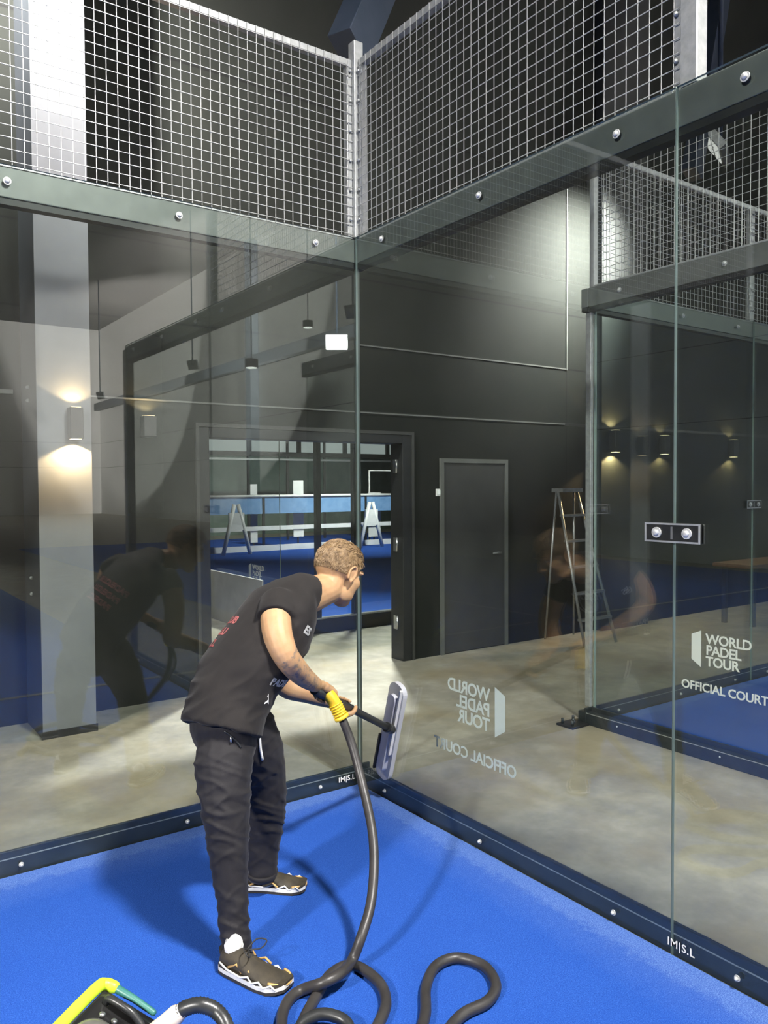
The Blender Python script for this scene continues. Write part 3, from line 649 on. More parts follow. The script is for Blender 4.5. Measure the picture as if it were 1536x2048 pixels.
# neck, skull, jaw and face
nk = at(612, 1192, 3.22)
add_tube(body, [nk, nk.lerp(H(0, -0.030, -0.075), 0.5), H(0, -0.026, -0.070), H(0, -0.018, -0.02)], [0.078, 0.072, 0.069, 0.062], 20, round_caps=True)
add_ball(body, H(0, -0.012, 0.028), (0.077, 0.098, 0.088), rot=HRK, seg=28)
add_ball(body, H(0, 0.030, -0.035), (0.067, 0.064, 0.076), rot=HRK, seg=24)
add_ball(body, H(0, 0.060, -0.088), (0.036, 0.034, 0.028), rot=HRK)          # chin
for s in (-1, 1):
    add_ball(body, H(s*0.042, 0.022, -0.066), (0.022, 0.050, 0.038), rot=HRK) # jaw corner
    add_ball(body, H(s*0.038, 0.056, -0.018), (0.025, 0.032, 0.030), rot=HRK) # cheek bone
    add_ball(body, H(s*0.030, 0.080, 0.030), (0.026, 0.010, 0.008), rot=HRK)  # brow
    # ear: rim, lobe and bowl
    ec = H(s*0.077, -0.006, 0.0)
    rim = [ec+hf*(0.020*math.cos(a))*1.0+hu*(0.031*math.sin(a))+hr*s*(0.010+0.004*math.sin(a)) for a in [math.radians(x) for x in range(-60, 231, 24)]]
    add_tube(body, rim, 0.0055, 8, round_caps=True)
    add_ball(body, ec-hu*0.028+hf*0.006+hr*s*0.006, (0.007, 0.008, 0.010), rot=HRK)
    add_ball(body, ec+hf*0.002, (0.008, 0.017, 0.026), rot=HRK)
add_tube(body, [H(0, 0.086, 0.026), H(0, 0.098, 0.002), H(0, 0.110, -0.022), H(0, 0.098, -0.030)], [0.009, 0.011, 0.014, 0.011], 12, round_caps=True)  # nose
for s in (-1, 1): add_ball(body, H(s*0.012, 0.094, -0.026), (0.009, 0.011, 0.008), rot=HRK)
add_ball(body, H(0, 0.086, -0.052), (0.025, 0.012, 0.0065), rot=HRK); add_ball(body, H(0, 0.084, -0.063), (0.021, 0.011, 0.0065), rot=HRK)    # lips
# hands closed round the tube
def hand(bm, wrist, f0, u, sgn, r=TR, spread=0.0225, thumb_f=None):
    """palm side of the tube at direction u; fingers wrap with turning sense sgn; f0 = middle knuckle position along the tube (m from TB0)"""
    u = (u - TD*u.dot(TD)).normalized(); v = TD.cross(u)*sgn
    def on(s, a, rr): return TB0 + TD*s + (u*math.cos(a)+v*math.sin(a))*rr
    for i, ln in enumerate((0.92, 1.0, 0.95, 0.80)):
        s = f0 + (1.5-i)*spread
        kn = on(s, -0.15, r+0.017)
        add_tube(bm, [wrist.lerp(kn, 0.15), wrist.lerp(kn, 0.6)+u*0.004, kn], [0.019, 0.0165, 0.0125], 10, round_caps=True)
        a = [0.0, 0.75*ln, 1.55*ln, 2.35*ln, 2.95*ln]
        add_tube(bm, [kn]+[on(s-0.002*j, q+0.25, r+0.0095-0.0006*j) for j, q in enumerate(a)], [0.0118, 0.0106, 0.0100, 0.0094, 0.0088, 0.0078], 10, round_caps=True)
    tb = wrist.lerp(on(f0+0.03, -0.5, r+0.016), 0.45)
    tf_ = thumb_f if thumb_f is not None else f0+0.055
    add_tube(bm, [tb, on(f0+0.030, -0.75, r+0.017), on(tf_-0.018, -1.25, r+0.013), on(tf_-0.006, -1.85, r+0.0105), on(tf_+0.002, -2.4, r+0.0095)], [0.017, 0.0140, 0.0120, 0.0108, 0.0092], 10, round_caps=True)
    add_ball(bm, wrist.lerp(on(f0, 0, r+0.015), 0.62), (0.030, 0.026, 0.020), seg=16)
RW = at(630, 1369, 3.14); LW = at(676, 1405, 3.49)
tl = (TB1-TB0).length
fR = (at(660, 1386, 3.24)-TB0).dot(TD); fL = (at(704, 1402, 3.45)-TB0).dot(TD)
hand(body, RW, fR, Vector((0, 0, 1))*0.9 - FW*0.45 , -1)
hand(body, LW, fL, -Vector((0, 0, 1))*0.75 + FW*0.75, 1)
# feet inside the shoes
def foot_dirs(heel, toe):
    f = (Vector(toe)-Vector(heel)); f.z = 0; f.normalize(); return f, Vector((f.y, -f.x, 0))
RHEEL, RTOE = floor_pt(447, 1940), floor_pt(563, 1984)
LHEEL, LTOE = floor_pt(478, 1783), floor_pt(613, 1787)
for heel, toe, L in ((RHEEL, RTOE, RL), (LHEEL, LTOE, LL)):
    f, r = foot_dirs(heel, toe); an = at(*L[-1][:3])
    add_tube(body, [an, heel+f*0.055+Vector((0, 0, 0.085)), heel+f*0.055+Vector((0, 0, 0.055))], [0.030, 0.024, 0.022], 14, round_caps=True)
    add_tube(body, [heel+f*0.05+Vector((0, 0, 0.045)), heel+f*0.12+Vector((0, 0, 0.042)), heel+f*0.20+Vector((0, 0, 0.034))], [0.022, 0.022, 0.014], 14, round_caps=True)

def skin_mat(name, tattoo):
    m, nt, b = new_mat(name); setp(b, rough=0.5, spec=0.35)
    b.inputs['Subsurface Weight'].default_value = 0.12; b.inputs['Subsurface Radius'].default_value = (0.02, 0.008, 0.004); b.inputs['Subsurface Scale'].default_value = 0.4
    f = ntex(nt, 22, 4, 0.6); c = ramp(nt, f, [(0.3, (0.42, 0.245, 0.125)), (0.7, (0.49, 0.30, 0.16))])
    if tattoo:
        n1 = ntex(nt, 34, 5, 0.65); n2 = ntex(nt, 80, 3, 0.6)
        k = math_n(nt, 'MULTIPLY', ramp(nt, n1, [(0.46, (0, 0, 0)), (0.56, (1, 1, 1))]), 0.75)
        k = math_n(nt, 'MULTIPLY', k, ramp(nt, n2, [(0.35, (0.3, 0.3, 0.3)), (0.6, (1, 1, 1))]))
        c = mixc(nt, k, c, (0.10, 0.11, 0.12))
    nt.links.new(c, b.inputs['Base Color']); bump(nt, b, ntex(nt, 180, 2, 0.6), 0.08, 0.002); return m
M['skin'] = skin_mat('skin', False); M['tattoo'] = skin_mat('tattooed_skin', True)
me = voxel(body, 0.0042, 5, 0.5, 'person'); me.materials.append(M['skin']); me.materials.append(M['tattoo'])
e0, e1 = at(566, 1290, 2.93), at(626, 1366, 3.12); ax = (e1-e0)
for p in me.polygons:
    q = p.center-e0; t = q.dot(ax)/ax.length_squared
    if 0 < t < 0.98 and (q-ax*t).length < 0.085: p.material_index = 1
person = obj('person', me, None) if False else bpy.data.objects.new('person', me); COL.objects.link(person)
tag(person, 'person in black t-shirt and dark joggers leaning forward, both hands on a black suction tube', 'person')
body_bvh = BVHTree.FromPolygons([v.co for v in me.vertices], [p.vertices[:] for p in me.polygons])

def displace(me, fn):
    nrm = [v.normal.copy() for v in me.vertices]
    for v, n in zip(me.vertices, nrm): v.co += n*fn(v.co, n)
def cloth_mat(name, c1, c2, rough=0.85, bs=0.25):
    m, nt, b = new_mat(name); setp(b, rough=rough, spec=0.25); b.inputs['Sheen Weight'].default_value = 0.05
    f = ntex(nt, 9, 4, 0.6); nt.links.new(ramp(nt, f, [(0.3, c1), (0.7, c2)]), b.inputs['Base Color'])
    bump(nt, b, ntex(nt, 420, 2, 0.5), bs, 0.001); return m
M['shirt'] = cloth_mat('black_cotton', (0.0115, 0.010, 0.010), (0.018, 0.0155, 0.0148))
M['pants'] = cloth_mat('charcoal_jersey', (0.010, 0.0092, 0.011), (0.0165, 0.0152, 0.0175), 0.7)
# ---- t-shirt
sh = B()
SH = [(441, 1458, 2.985, 78, 0.215)]+[(q[0], q[1], q[2], q[3]+7, q[4]+0.016) for q in SP[1:-1]]+[(608, 1185, 3.215, 42, 0.110), (622, 1188, 3.235, 38, 0.086)]
P = path([q[:3] for q in SH]); D = dirs(P)
add_loft(sh, [st(q[0], q[1], q[2], q[3], D[i], q[4]) for i, q in enumerate(SH)], seg=32, dome=False)
for A, k in ((RA, 1.0), (LA, 1.0)):
    p0, p1 = at(*A[0][:3]), at(*A[1][:3]); d = (p1-p0).normalized(); a = at(*SP[5][:3])
    r = A[0][3]*A[0][2]/FPX
    add_tube(sh, [p0.lerp(a, 0.6), p0, p0+d*0.035, p0+d*0.075], [r*1.0, r*1.14, r*1.18, r*1.17], 20)
sm = voxel(sh, 0.0075, 7, 0.5, 'tshirt')
def ridge(v): return 1.0-abs(noise.noise(v))*2.2
def shirt_w(co, n):
    t = (co-CAM); px = 768+FPX*t.dot(RT)/t.dot(FW); py = 1024-FPX*t.dot(UP)/t.dot(FW)
    k = max(0.0, min(1.0, (py-1250)/130))                       # gathers over the belly and hem
    a = Vector(((px-py*0.35)/95.0, (py+px*0.45)/30.0, co.y*3))   # folds run down from the back towards the front hem
    q = 0.0085*(0.25+0.75*k)*max(0.0, ridge(a)-0.25) + noise.noise(co*6.0)*0.006
    b = Vector(((px+py*0.8)/28.0, (py-px*0.3)/110.0, 4.0))       # pulls under the arm
    q += 0.005*math.exp(-((px-560)/70)**2-((py-1290)/60)**2)*max(0.0, ridge(b)-0.2)
    return q-0.002
displace(sm, shirt_w)
sm.materials.append(M['shirt'])
shirt = obj('t_shirt', sm, None, person); shirt['label'] = 'black short-sleeved t-shirt with small white prints'
# hem edge, collar and sleeve seams
def ring(c, a, b, r, mat, name, n=40):
    bm = B(); pts = [c+a*math.cos(2*PI*k/n)+b*math.sin(2*PI*k/n) for k in range(n+1)]; add_tube(bm, pts, r, 6, caps=False); return obj(name, bm, mat, shirt)
bvh = BVHTree.FromPolygons([v.co for v in sm.vertices], [p.vertices[:] for p in sm.polygons])
def decal(txt, size, px, py, ang, mat, w=None, host=shirt, name='print', lift=0.0015, shape=None, tree=None, bold=0.002):
    """lettering printed on the cloth where the sight line through (px, py) meets it"""
    tree = tree or bvh; d = (at(px, py, 1)-CAM).normalized(); hit, n, _, _ = tree.ray_cast(CAM, d)
    if hit is None: return
    if n.dot(d) > 0: n = -n
    up = UP*math.cos(ang)-RT*math.sin(ang); ex = up.cross(n).normalized(); ey = n.cross(ex)
    bm = B()
    if shape is None: put_text(bm, txt, size, hit-ex*size*0.3*len(txt)-ey*size*0.35, ex, ey, bold=bold)
    else:
        v = [bm.verts.new(hit+ex*x*size+ey*y*size) for x, y in shape]; bm.faces.new(v)
    for v in bm.verts:
        q = v.co + n*0.06; h2, n2, _, _ = tree.ray_cast(q, -n)
        if h2 is not None: v.co = h2 + n*lift
    return obj(name, bm, mat, host)
decal('PADEL', 0.040, 562, 1366, math.radians(-32), M['white'], name='shirt_print')
decal('', 0.040, 536, 1398, math.radians(-20), M['white'], name='shirt_emblem', shape=[(-.35, -.5), (-.05, .5), (.1, -.1), (.35, -.5), (.05, -.3)])
decal('ES', 0.042, 617, 1262, math.radians(-60), M['white'], name='shirt_print')
# prints on chest and back that show in the glass
def decal_from(origin, direction, txt, size, up, mat, name, ringr=None):
    d = Vector(direction).normalized(); hit, n, _, _ = bvh.ray_cast(Vector(origin), d)
    if hit is None: return
    if n.dot(d) > 0: n = -n
    up = (up-n*up.dot(n)).normalized(); ex = up.cross(n).normalized(); bm = B()
    if ringr: 
        pts = [hit+ex*ringr*math.cos(2*PI*k/28)+up*ringr*math.sin(2*PI*k/28) for k in range(29)]; add_tube(bm, pts, 0.007, 6, caps=False)
    else: put_text(bm, txt, size, hit-ex*size*0.3*len(txt)-up*size*0.35, ex, up, bold=0.002)
    for v in bm.verts:
        h2, _, _, _ = bvh.ray_cast(v.co+n*0.08, -n)
        if h2 is not None: v.co = h2 + n*(0.0015 if not ringr else 0.001)
    obj(name, bm, mat, shirt)
ch = at(548, 1290, 3.14); sp_up = (P[5]-P[2]).normalized()
decal_from(ch+FACE*0.5+LEFT*0.02, -FACE, '', 0.05, sp_up, M['white'], 'chest_roundel', ringr=0.055)
decal_from(ch+FACE*0.5+sp_up*0.12-Vector((0,0,0.05)), -FACE, 'PADEL', 0.055, sp_up, M['white'], 'chest_print')
M['red_print'] = noisy('pale_red_print', (0.45, 0.12, 0.12), (0.6, 0.2, 0.2), 20, 0.7)
for k in range(3): decal_from(ch-FACE*0.6+LEFT*0.075+sp_up*(0.04-0.055*k)+Vector((0, 0, 0.25)), FACE-Vector((0, 0, 0.45)), 'PADELCLUB'[:9-k], 0.045, sp_up, M['red_print'], 'back_print')

# ---- joggers
pb = B()
P = path([(446, 1405, 3.01), (446, 1452, 2.99), (458, 1492, 2.98)]); D = dirs(P)
add_loft(pb, [st(446, 1405, 3.01, 66, D[0], 0.17), st(446, 1452, 2.99, 68, D[1], 0.178), st(458, 1492, 2.98, 58, D[2], 0.165)], seg=28)
limb_body(pb, RL, 1.0); limb_body(pb, LL, 1.0)
for L in (RL, LL):      # ribbed cuffs
    a, b = at(*L[-2][:3]), at(*L[-1][:3]); d = (b-a).normalized(); r = L[-1][3]*L[-1][2]/FPX
    add_tube(pb, [b-d*0.03, b, b+d*0.035], [r*1.04, r*1.06, r*0.92], 18)
pm = voxel(pb, 0.0065, 5, 0.5, 'joggers')
def pant_w(co, n):
    t = (co-CAM); px = 768+FPX*t.dot(RT)/t.dot(FW); py = 1024-FPX*t.dot(UP)/t.dot(FW)
    k = 0.30 + 0.8*math.exp(-((py-1630)/90.0)**2) + 1.0*math.exp(-((py-1850)/55.0)**2)
    w_ = 0.5*noise.noise(co*4)
    a = Vector(((px+py*0.25)/75.0, (py-px*0.35)/24.0+w_, co.y*4)); b = Vector((px/60.0+7, (py+px*0.5)/38.0+w_, 2.0))
    return 0.0085*k*max(0.0, ridge(a)-0.3) + 0.006*max(0.0, ridge(b)-0.45) + 0.008*noise.noise(Vector((co.x*7, co.y*7, co.z*4))) - 0.003
displace(pm, pant_w); pm.materials.append(M['pants'])
pants = obj('joggers', pm, None, person); pants['label'] = 'dark charcoal jogging trousers with white drawstring'
pbvh = BVHTree.FromPolygons([v.co for v in pm.vertices], [p.vertices[:] for p in pm.polygons])
def on_cloth(px, py, tree, lift):
    d = (at(px, py, 1)-CAM).normalized(); hit, n, _, _ = tree.ray_cast(CAM, d); return hit - d*lift if hit else None
pts = [q for q in (on_cloth(x, y, pbvh, 0.006) for x, y in ((516, 1452), (519, 1475), (521, 1498), (525, 1520))) if q]
if len(pts) > 2: bm = B(); add_tube(bm, spline(pts, 4), 0.0055, 8); obj('drawstring', bm, M['white'], pants)
pts = [q for q in (on_cloth(x, y, pbvh, 0.002) for x, y in ((448, 1462), (462, 1472), (474, 1484), (482, 1496))) if q]
if len(pts) > 2:
    bm = B(); add_tube(bm, spline(pts, 4), 0.004, 6); obj('pocket_zip', bm, M['black_paint'], pants)
    bm = B(); add_tube(bm, [pts[1], pts[1]-Vector((0, 0, 0.022))-FW*0.004], 0.004, 6); obj('zip_pull', bm, M['chrome'], pants)
bm = B()    # ankle ribs are a look of their own
cuffs = []
for L in (RL, LL):
    a, b = at(*L[-2][:3]), at(*L[-1][:3]); d = (b-a).normalized(); r = L[-1][3]*L[-1][2]/FPX; bm2 = B()
    add_tube(bm2, [b+d*0.004, b+d*0.018, b+d*0.034], [r*1.13, r*1.12, r*1.00], 24); obj('cuff', bm2, M['pants'], pants)
bm.free()

# ---- hair: short fair crop with a longer top, faded to skin at the nape
def hair_mat():
    m, nt, b = new_mat('fair_hair'); setp(b, rough=0.55, spec=0.4)
    f = ntex(nt, 45, 4, 0.7); s = ntex(nt, 60, 3, 0.6, vec_scale=(1, 1, 0.25))
    c = ramp(nt, f, [(0.25, (0.07, 0.040, 0.018)), (0.5, (0.19, 0.120, 0.058)), (0.75, (0.36, 0.255, 0.14))])
    nt.links.new(c, b.inputs['Base Color']); bump(nt, b, s, 0.6, 0.006); return m
M['hair'] = hair_mat()
hm = B()
r = bmesh.ops.create_uvsphere(hm, u_segments=56, v_segments=36, radius=1.0)
inv = HR.transposed()
for v in list(hm.verts):
    c = v.co.copy(); x, y, z = c.x*0.077, c.y*0.098-0.012, c.z*0.088+0.028
    top = max(0.0, c.z); front = max(0.0, c.y)
    lift = 0.0035+0.007*top**1.5+0.016*top*front*(1-0.4*abs(c.x)) + 0.0035*noise.noise(Vector((c.x*9, c.y*5, c.z*3)))*(0.3+top)
    nn = Vector((c.x/0.077, c.y/0.098, c.z/0.088)).normalized()
    p = Vector((x, y, z))+nn*lift; v.co = H(*p)
kill = []
for v in hm.verts:
    q = inv @ (v.co-HC)
    q = q/HK; line = -0.016 + max(0.0, q.y+0.02)*0.75 + (0.012 if q.y > 0.02 else 0) + 0.004*noise.noise(v.co*60)
    if q.y > 0.055: line = 0.062
    if q.z < line: kill.append(v)
bmesh.ops.delete(hm, geom=kill, context='VERTS')
ho = obj('hair', hm, M['hair'], person); ho['label'] = 'short fair hair with longer top'
md = ho.modifiers.new('s', 'SOLIDIFY'); md.thickness = 0.006; md.offset = -1
hm = B()    # short locks lying over the crop, longer towards the front
rnd = random.Random(3)
n_ = 0
while n_ < 1500:
    c = Vector((rnd.gauss(0, 1), rnd.gauss(0, 1), rnd.gauss(0, 1))).normalized()
    q = Vector((c.x*0.077, c.y*0.098-0.012, c.z*0.088+0.028))
    line = -0.004 + max(0.0, q.y+0.02)*0.75
    if q.z < line or q.y > 0.055 and q.z < 0.070: continue
    n_ += 1
    top = max(0.0, c.z); nn = Vector((c.x/0.077, c.y/0.098, c.z/0.088)).normalized()
    flow = Vector((0.15*c.x+rnd.uniform(-.35, .35), 0.9, 0.25)) if c.z > 0.45 else Vector((0.1*c.x+rnd.uniform(-.3, .3), -0.15, -1.0))
    flow = (flow-nn*flow.dot(nn)).normalized(); l = (0.010+0.020*top*(0.6+0.4*max(0, c.y)))*rnd.uniform(0.7, 1.2)
    b0 = q+nn*(0.003+0.006*top**1.5+0.010*top*max(0, c.y)); up_ = 0.16+0.45*top*max(0.0, c.y)
    w_ = rnd.uniform(0.0016, 0.0028)
    add_tube(hm, [H(*b0), H(*(b0+flow*l*0.5+nn*l*(up_*0.8))), H(*(b0+flow*l+nn*l*up_))], [w_, w_*0.85, w_*0.2], 4, caps=False)
obj('hair_top', hm, M['hair'], ho)
M['eye_white'] = noisy('eye_white', (0.42, 0.40, 0.38), (0.5, 0.48, 0.46), 40, 0.4)
M['sock'] = noisy('white_sock', (0.68, 0.68, 0.68), (0.8, 0.8, 0.8), 90, 0.9, bs=0.4)
# eyes, brows and stubble shadow are seen from the front only
for s in (-1, 1):
    bm = B(); add_ball(bm, H(s*0.030, 0.0735, 0.012), (0.0115, 0.009, 0.0048), rot=HRK, seg=14); obj('eye', bm, M['eye_white'], person)
    bm = B(); add_ball(bm, H(s*0.030, 0.0820, 0.012), (0.0044, 0.002, 0.0042), rot=HRK, seg=12); obj('iris', bm, M['truss'], person)
    bm = B(); add_tube(bm, [H(s*0.014, 0.089, 0.034), H(s*0.032, 0.088, 0.040), H(s*0.052, 0.076, 0.036)], [0.003, 0.004, 0.002], 6); obj('eyebrow', bm, M['hair'], person)

# ---- trainers
M['shoe'] = noisy('olive_black_mesh', (0.022, 0.018, 0.012), (0.046, 0.037, 0.023), 30, 0.7, bs=0.3)
M['shoe_sole'] = noisy('white_sole', (0.60, 0.60, 0.58), (0.78, 0.78, 0.76), 15, 0.5)
M['outsole'] = noisy('dark_outsole', (0.02, 0.018, 0.014), (0.035, 0.03, 0.022), 15, 0.6)
M['gold'] = noisy('gold_trim', (0.42, 0.25, 0.08), (0.60, 0.38, 0.14), 18, 0.45)
M['lace'] = noisy('black_lace', (0.014, 0.014, 0.014), (0.03, 0.03, 0.03), 60, 0.8)
def shoe(heel, toe, ankle, side, lab):
    f, r = foot_dirs(heel, toe); Lg = max(0.285, (Vector(toe)-Vector(heel)).length); up = Vector((0, 0, 1)); g = Vector((heel.x, heel.y, 0.013))
    def Q(a, b, c): return g+f*(a*Lg)+r*b+up*c
    prof = [(0.0, 0.024, 0.055), (0.04, 0.033, 0.080), (0.14, 0.037, 0.088), (0.27, 0.038, 0.090), (0.38, 0.040, 0.082), (0.52, 0.044, 0.066), (0.66, 0.049, 0.052), (0.80, 0.049, 0.043), (0.91, 0.041, 0.035), (0.985, 0.022, 0.026)]
    bm = B(); rings = []
    for a, w, h in prof:
        bend = 0.010*math.sin(a*PI)*side; ring_ = []
        for k in range(20):
            t = 2*PI*k/20; x = math.cos(t); z = math.sin(t)
            zz = 0.018 + (h-0.018)*(0.5+0.5*z) if True else 0
            ring_.append(bm.verts.new(Q(a, bend+w*(abs(x)**0.75)*(1 if x > 0 else -1)*(1.0-0.22*max(0, z)), zz)))
        rings.append(ring_)
    for i in range(len(rings)-1):
        for k in range(20):
            fc = bm.faces.new((rings[i][k], rings[i][(k+1) % 20], rings[i+1][(k+1) % 20], rings[i+1][k])); fc.smooth = True
    bm.faces.new(rings[0][::-1]); bm.faces.new(rings[-1])
    o = obj('shoe', bm, M['shoe'], person); o['label'] = lab
    md = o.modifiers.new('s', 'SUBSURF'); md.levels = md.render_levels = 1
    def outline(k=1.0, n=36):
        pts = []
        for s_ in (1, -1):
            rng = prof if s_ == 1 else prof[::-1]
            for a, w, h in rng: pts.append((a, 0.010*math.sin(a*PI)*side+s_*(w+0.003)*k))
        return pts
    def slab(z0, z1, k, mat, name, wav=0.0):
        bm = B(); ol = outline(k); n = len(ol)
        lo = [bm.verts.new(Q(a, b, z0+0.010*max(0, a-0.82)/0.18)) for a, b in ol]; hi = [bm.verts.new(Q(a, b, z1+0.010*max(0, a-0.82)/0.18+wav*math.sin(a*26)*(0.2+a))) for a, b in ol]
        bm.faces.new(lo[::-1]); bm.faces.new(hi)
        for i in range(n): bm.faces.new((lo[i], lo[(i+1) % n], hi[(i+1) % n], hi[i]))
        return obj(name, bm, mat, o)
    slab(0.0, 0.010, 1.04, M['outsole'], 'outsole'); slab(0.010, 0.022, 1.02, M['shoe_sole'], 'midsole', 0.004); slab(0.0215, 0.030, 0.985, M['shoe'], 'foxing')
    bm = B()
    for s_ in (-1, 1): add_tube(bm, [Q(0.20, s_*0.041, 0.036), Q(0.34, s_*0.043, 0.058), Q(0.40, s_*0.044, 0.036), Q(0.52, s_*0.045, 0.050), Q(0.60, s_*0.048, 0.034)], 0.0042, 6)
    obj('side_stripe', bm, M['gold'], o)
    bm = B(); add_tube(bm, spline([Q(0.80, -0.046, 0.034), Q(0.90, -0.037, 0.033), Q(0.975, -0.014, 0.028), Q(0.975, 0.014, 0.028), Q(0.90, 0.037, 0.033), Q(0.80, 0.046, 0.034)], 4), 0.0042, 6); obj('toe_trim', bm, M['gold'], o)
    bm = B()
    for s_ in (-1, 1): add_tube(bm, [Q(a, s_*(w_+0.0035)+0.010*math.sin(a*PI)*side, z_) for a, w_, z_ in ((0.06, 0.033, 0.040), (0.20, 0.038, 0.030), (0.42, 0.041, 0.026), (0.54, 0.045, 0.040), (0.60, 0.047, 0.024), (0.70, 0.049, 0.038), (0.76, 0.049, 0.022), (0.86, 0.045, 0.034), (0.91, 0.041, 0.020))], 0.0034, 6)
    obj('sole_zigzag', bm, M['shoe_sole'], o)['label'] = 'white zigzag line above the sole'
    bm = B()
    for k in range(5):
        a = 0.38+0.055*k; h = 0.090-0.0075*(k+1)-0.002*k
        add_tube(bm, [Q(a, -0.026, h-0.014), Q(a+0.01, 0, h+0.002), Q(a, 0.026, h-0.014)], 0.0028, 6)
    for s_ in (-1, 1): add_tube(bm, spline([Q(0.37, 0, 0.090), Q(0.42, s_*0.035, 0.112), Q(0.52, s_*0.052, 0.108), Q(0.50, s_*0.030, 0.090), Q(0.39, 0, 0.090)], 6), 0.0024, 6)
    obj('laces', bm, M['lace'], o)
    bm = B(); an = Vector(ankle)
    sa = 0.165 if side > 0 else 0.20; q_ = 0.22 if side > 0 else 0.85
    add_tube(bm, [Q(sa, 0, 0.06), Q(sa, 0, 0.09), Q(sa, 0, 0.095).lerp(an, q_*0.5), Q(sa, 0, 0.095).lerp(an, q_)], [0.030, 0.033, 0.031, 0.026], 18); obj('sock', bm, M['sock'], person)
    return o
shoe(RHEEL, RTOE, at(*RL[-1][:3]), 1, 'near olive-black trainer with white sole')
shoe(LHEEL, LTOE, at(*LL[-1][:3]), -1, 'far olive-black trainer with white sole and sock showing')

# ================================================================== SUCTION TUBE, HEAD, HOSE, MACHINE
M['tube'] = noisy('black_plastic', (0.016, 0.017, 0.018), (0.028, 0.030, 0.031), 25, 0.35)
M['hose'] = noisy('dark_grey_hose', (0.024, 0.022, 0.022), (0.038, 0.035, 0.034), 14, 0.42, bs=0.1)
M['yellow'] = noisy('yellow_plastic', (0.78, 0.50, 0.02), (0.88, 0.62, 0.05), 14, 0.4)
M['lime'] = noisy('lime_plastic', (0.50, 0.72, 0.03), (0.60, 0.82, 0.06), 10, 0.4)
M['teal'] = noisy('teal_plastic', (0.03, 0.14, 0.12), (0.05, 0.20, 0.17), 10, 0.4)
M['gloss_black'] = noisy('gloss_black', (0.010, 0.010, 0.011), (0.02, 0.02, 0.02), 6, 0.12)
M['smoke'] = noisy('smoke_grey_plastic', (0.10, 0.10, 0.09), (0.17, 0.17, 0.15), 8, 0.18)
m, nt, b_ = new_mat('milky_plastic'); setp(b_, col=(0.80, 0.82, 0.90), rough=0.35); b_.inputs['Alpha'].default_value = 0.66; M['milky'] = m
wand = thing('suction_wand', 'black suction tube with yellow elbow and pale flat head against the right glass', 'vacuum wand', TB1)
bm = B(); add_tube(bm, [TB0-TD*0.02, TB0+TD*(fR+0.02), TB0+TD*(fL+0.07), TB0+TD*(fL+0.075), TB0+TD*(tl-0.035)], [TR, TR, TR, TR*0.88, TR*0.88], 18); obj('tube', bm, M['tube'], wand)
bm = B(); add_tube(bm, [TB1-TD*0.10, TB1-TD*0.055], [TR*1.25, TR*1.25], 18); add_tube(bm, [TB1-TD*0.045, TB1-TD*0.02], [TR*1.15, TR*1.3], 18); obj('tube_collar', bm, M['tube'], wand)
# flat head: a long rounded plate pressed to the glass, raking back at its top
hb, ht = Vector((-0.022, -0.262, 0.135)), Vector((-0.030, -0.430, 0.665)); hx = (ht-hb).normalized(); hw = Vector((0, -1, 0)) - hx*Vector((0, -1, 0)).dot(hx); hw.normalize(); hn = hx.cross(hw).normalized()
if hn.x > 0: hn = -hn
def plate(bm, l0, l1, w, n0, n1, rnd, taper=0.0, off=0.0):
    pts = []
    for cx, cy, a0 in ((l1-rnd, w-rnd, 0), (l1-rnd, -w+rnd, 90), (l0+rnd, -w+rnd, 180), (l0+rnd, w-rnd, 270)):
        for q in range(0, 91, 18):
            a = math.radians(a0+q); pts.append((cx+rnd*math.cos(a), cy+(-1)*0 + rnd*math.sin(a)*(1) if False else cy+rnd*math.sin(a+0)))
    # corners run round the plate
    pts = []
    for (cx, cy), a0 in (((l1-rnd, w-rnd), 0), ((l0+rnd, w-rnd), 90), ((l0+rnd, -w+rnd), 180), ((l1-rnd, -w+rnd), 270)):
        for q in range(0, 91, 18):
            a = math.radians(a0+q); pts.append((cx+rnd*math.cos(a), cy+rnd*math.sin(a)))
    lo = [bm.verts.new(hb+hx*x+hw*(y+off)+hn*n0) for x, y in pts]; hi = [bm.verts.new(hb+hx*x+hw*(y*(1-taper)+off)+hn*n1) for x, y in pts]
    bm.faces.new(lo); bm.faces.new(hi[::-1]); n = len(pts)
    for i in range(n): bm.faces.new((lo[i], hi[i], hi[(i+1) % n], lo[(i+1) % n]))
hl = (ht-hb).length
bm = B(); plate(bm, 0, hl, 0.062, -0.012, 0.014, 0.05); obj('flat_head', bm, M['milky'], wand)['label'] = 'pale milky plastic flat head'
bm = B(); plate(bm, 0.05, hl-0.06, 0.036, 0.014, 0.035, 0.03, 0.3); obj('head_cover', bm, M['milky'], wand)
bm = B(); plate(bm, hl*0.30, hl*0.98, 0.006, 0.014, 0.030, 0.005, 0, 0.045); obj('head_rim', bm, M['white'], wand)
bm = B(); plate(bm, 0.02, hl*0.42, 0.006, 0.012, 0.026, 0.005, 0, -0.060); obj('head_blade', bm, M['tube'], wand)
bm = B(); q = hb+hx*(hl*0.55)+hn*0.034; add_tube(bm, [TB1-TD*0.03, TB1+TD*0.0, q], [TR*1.05, TR*1.0, TR*1.3], 16, round_caps=True); obj('swivel_joint', bm, M['tube'], wand)
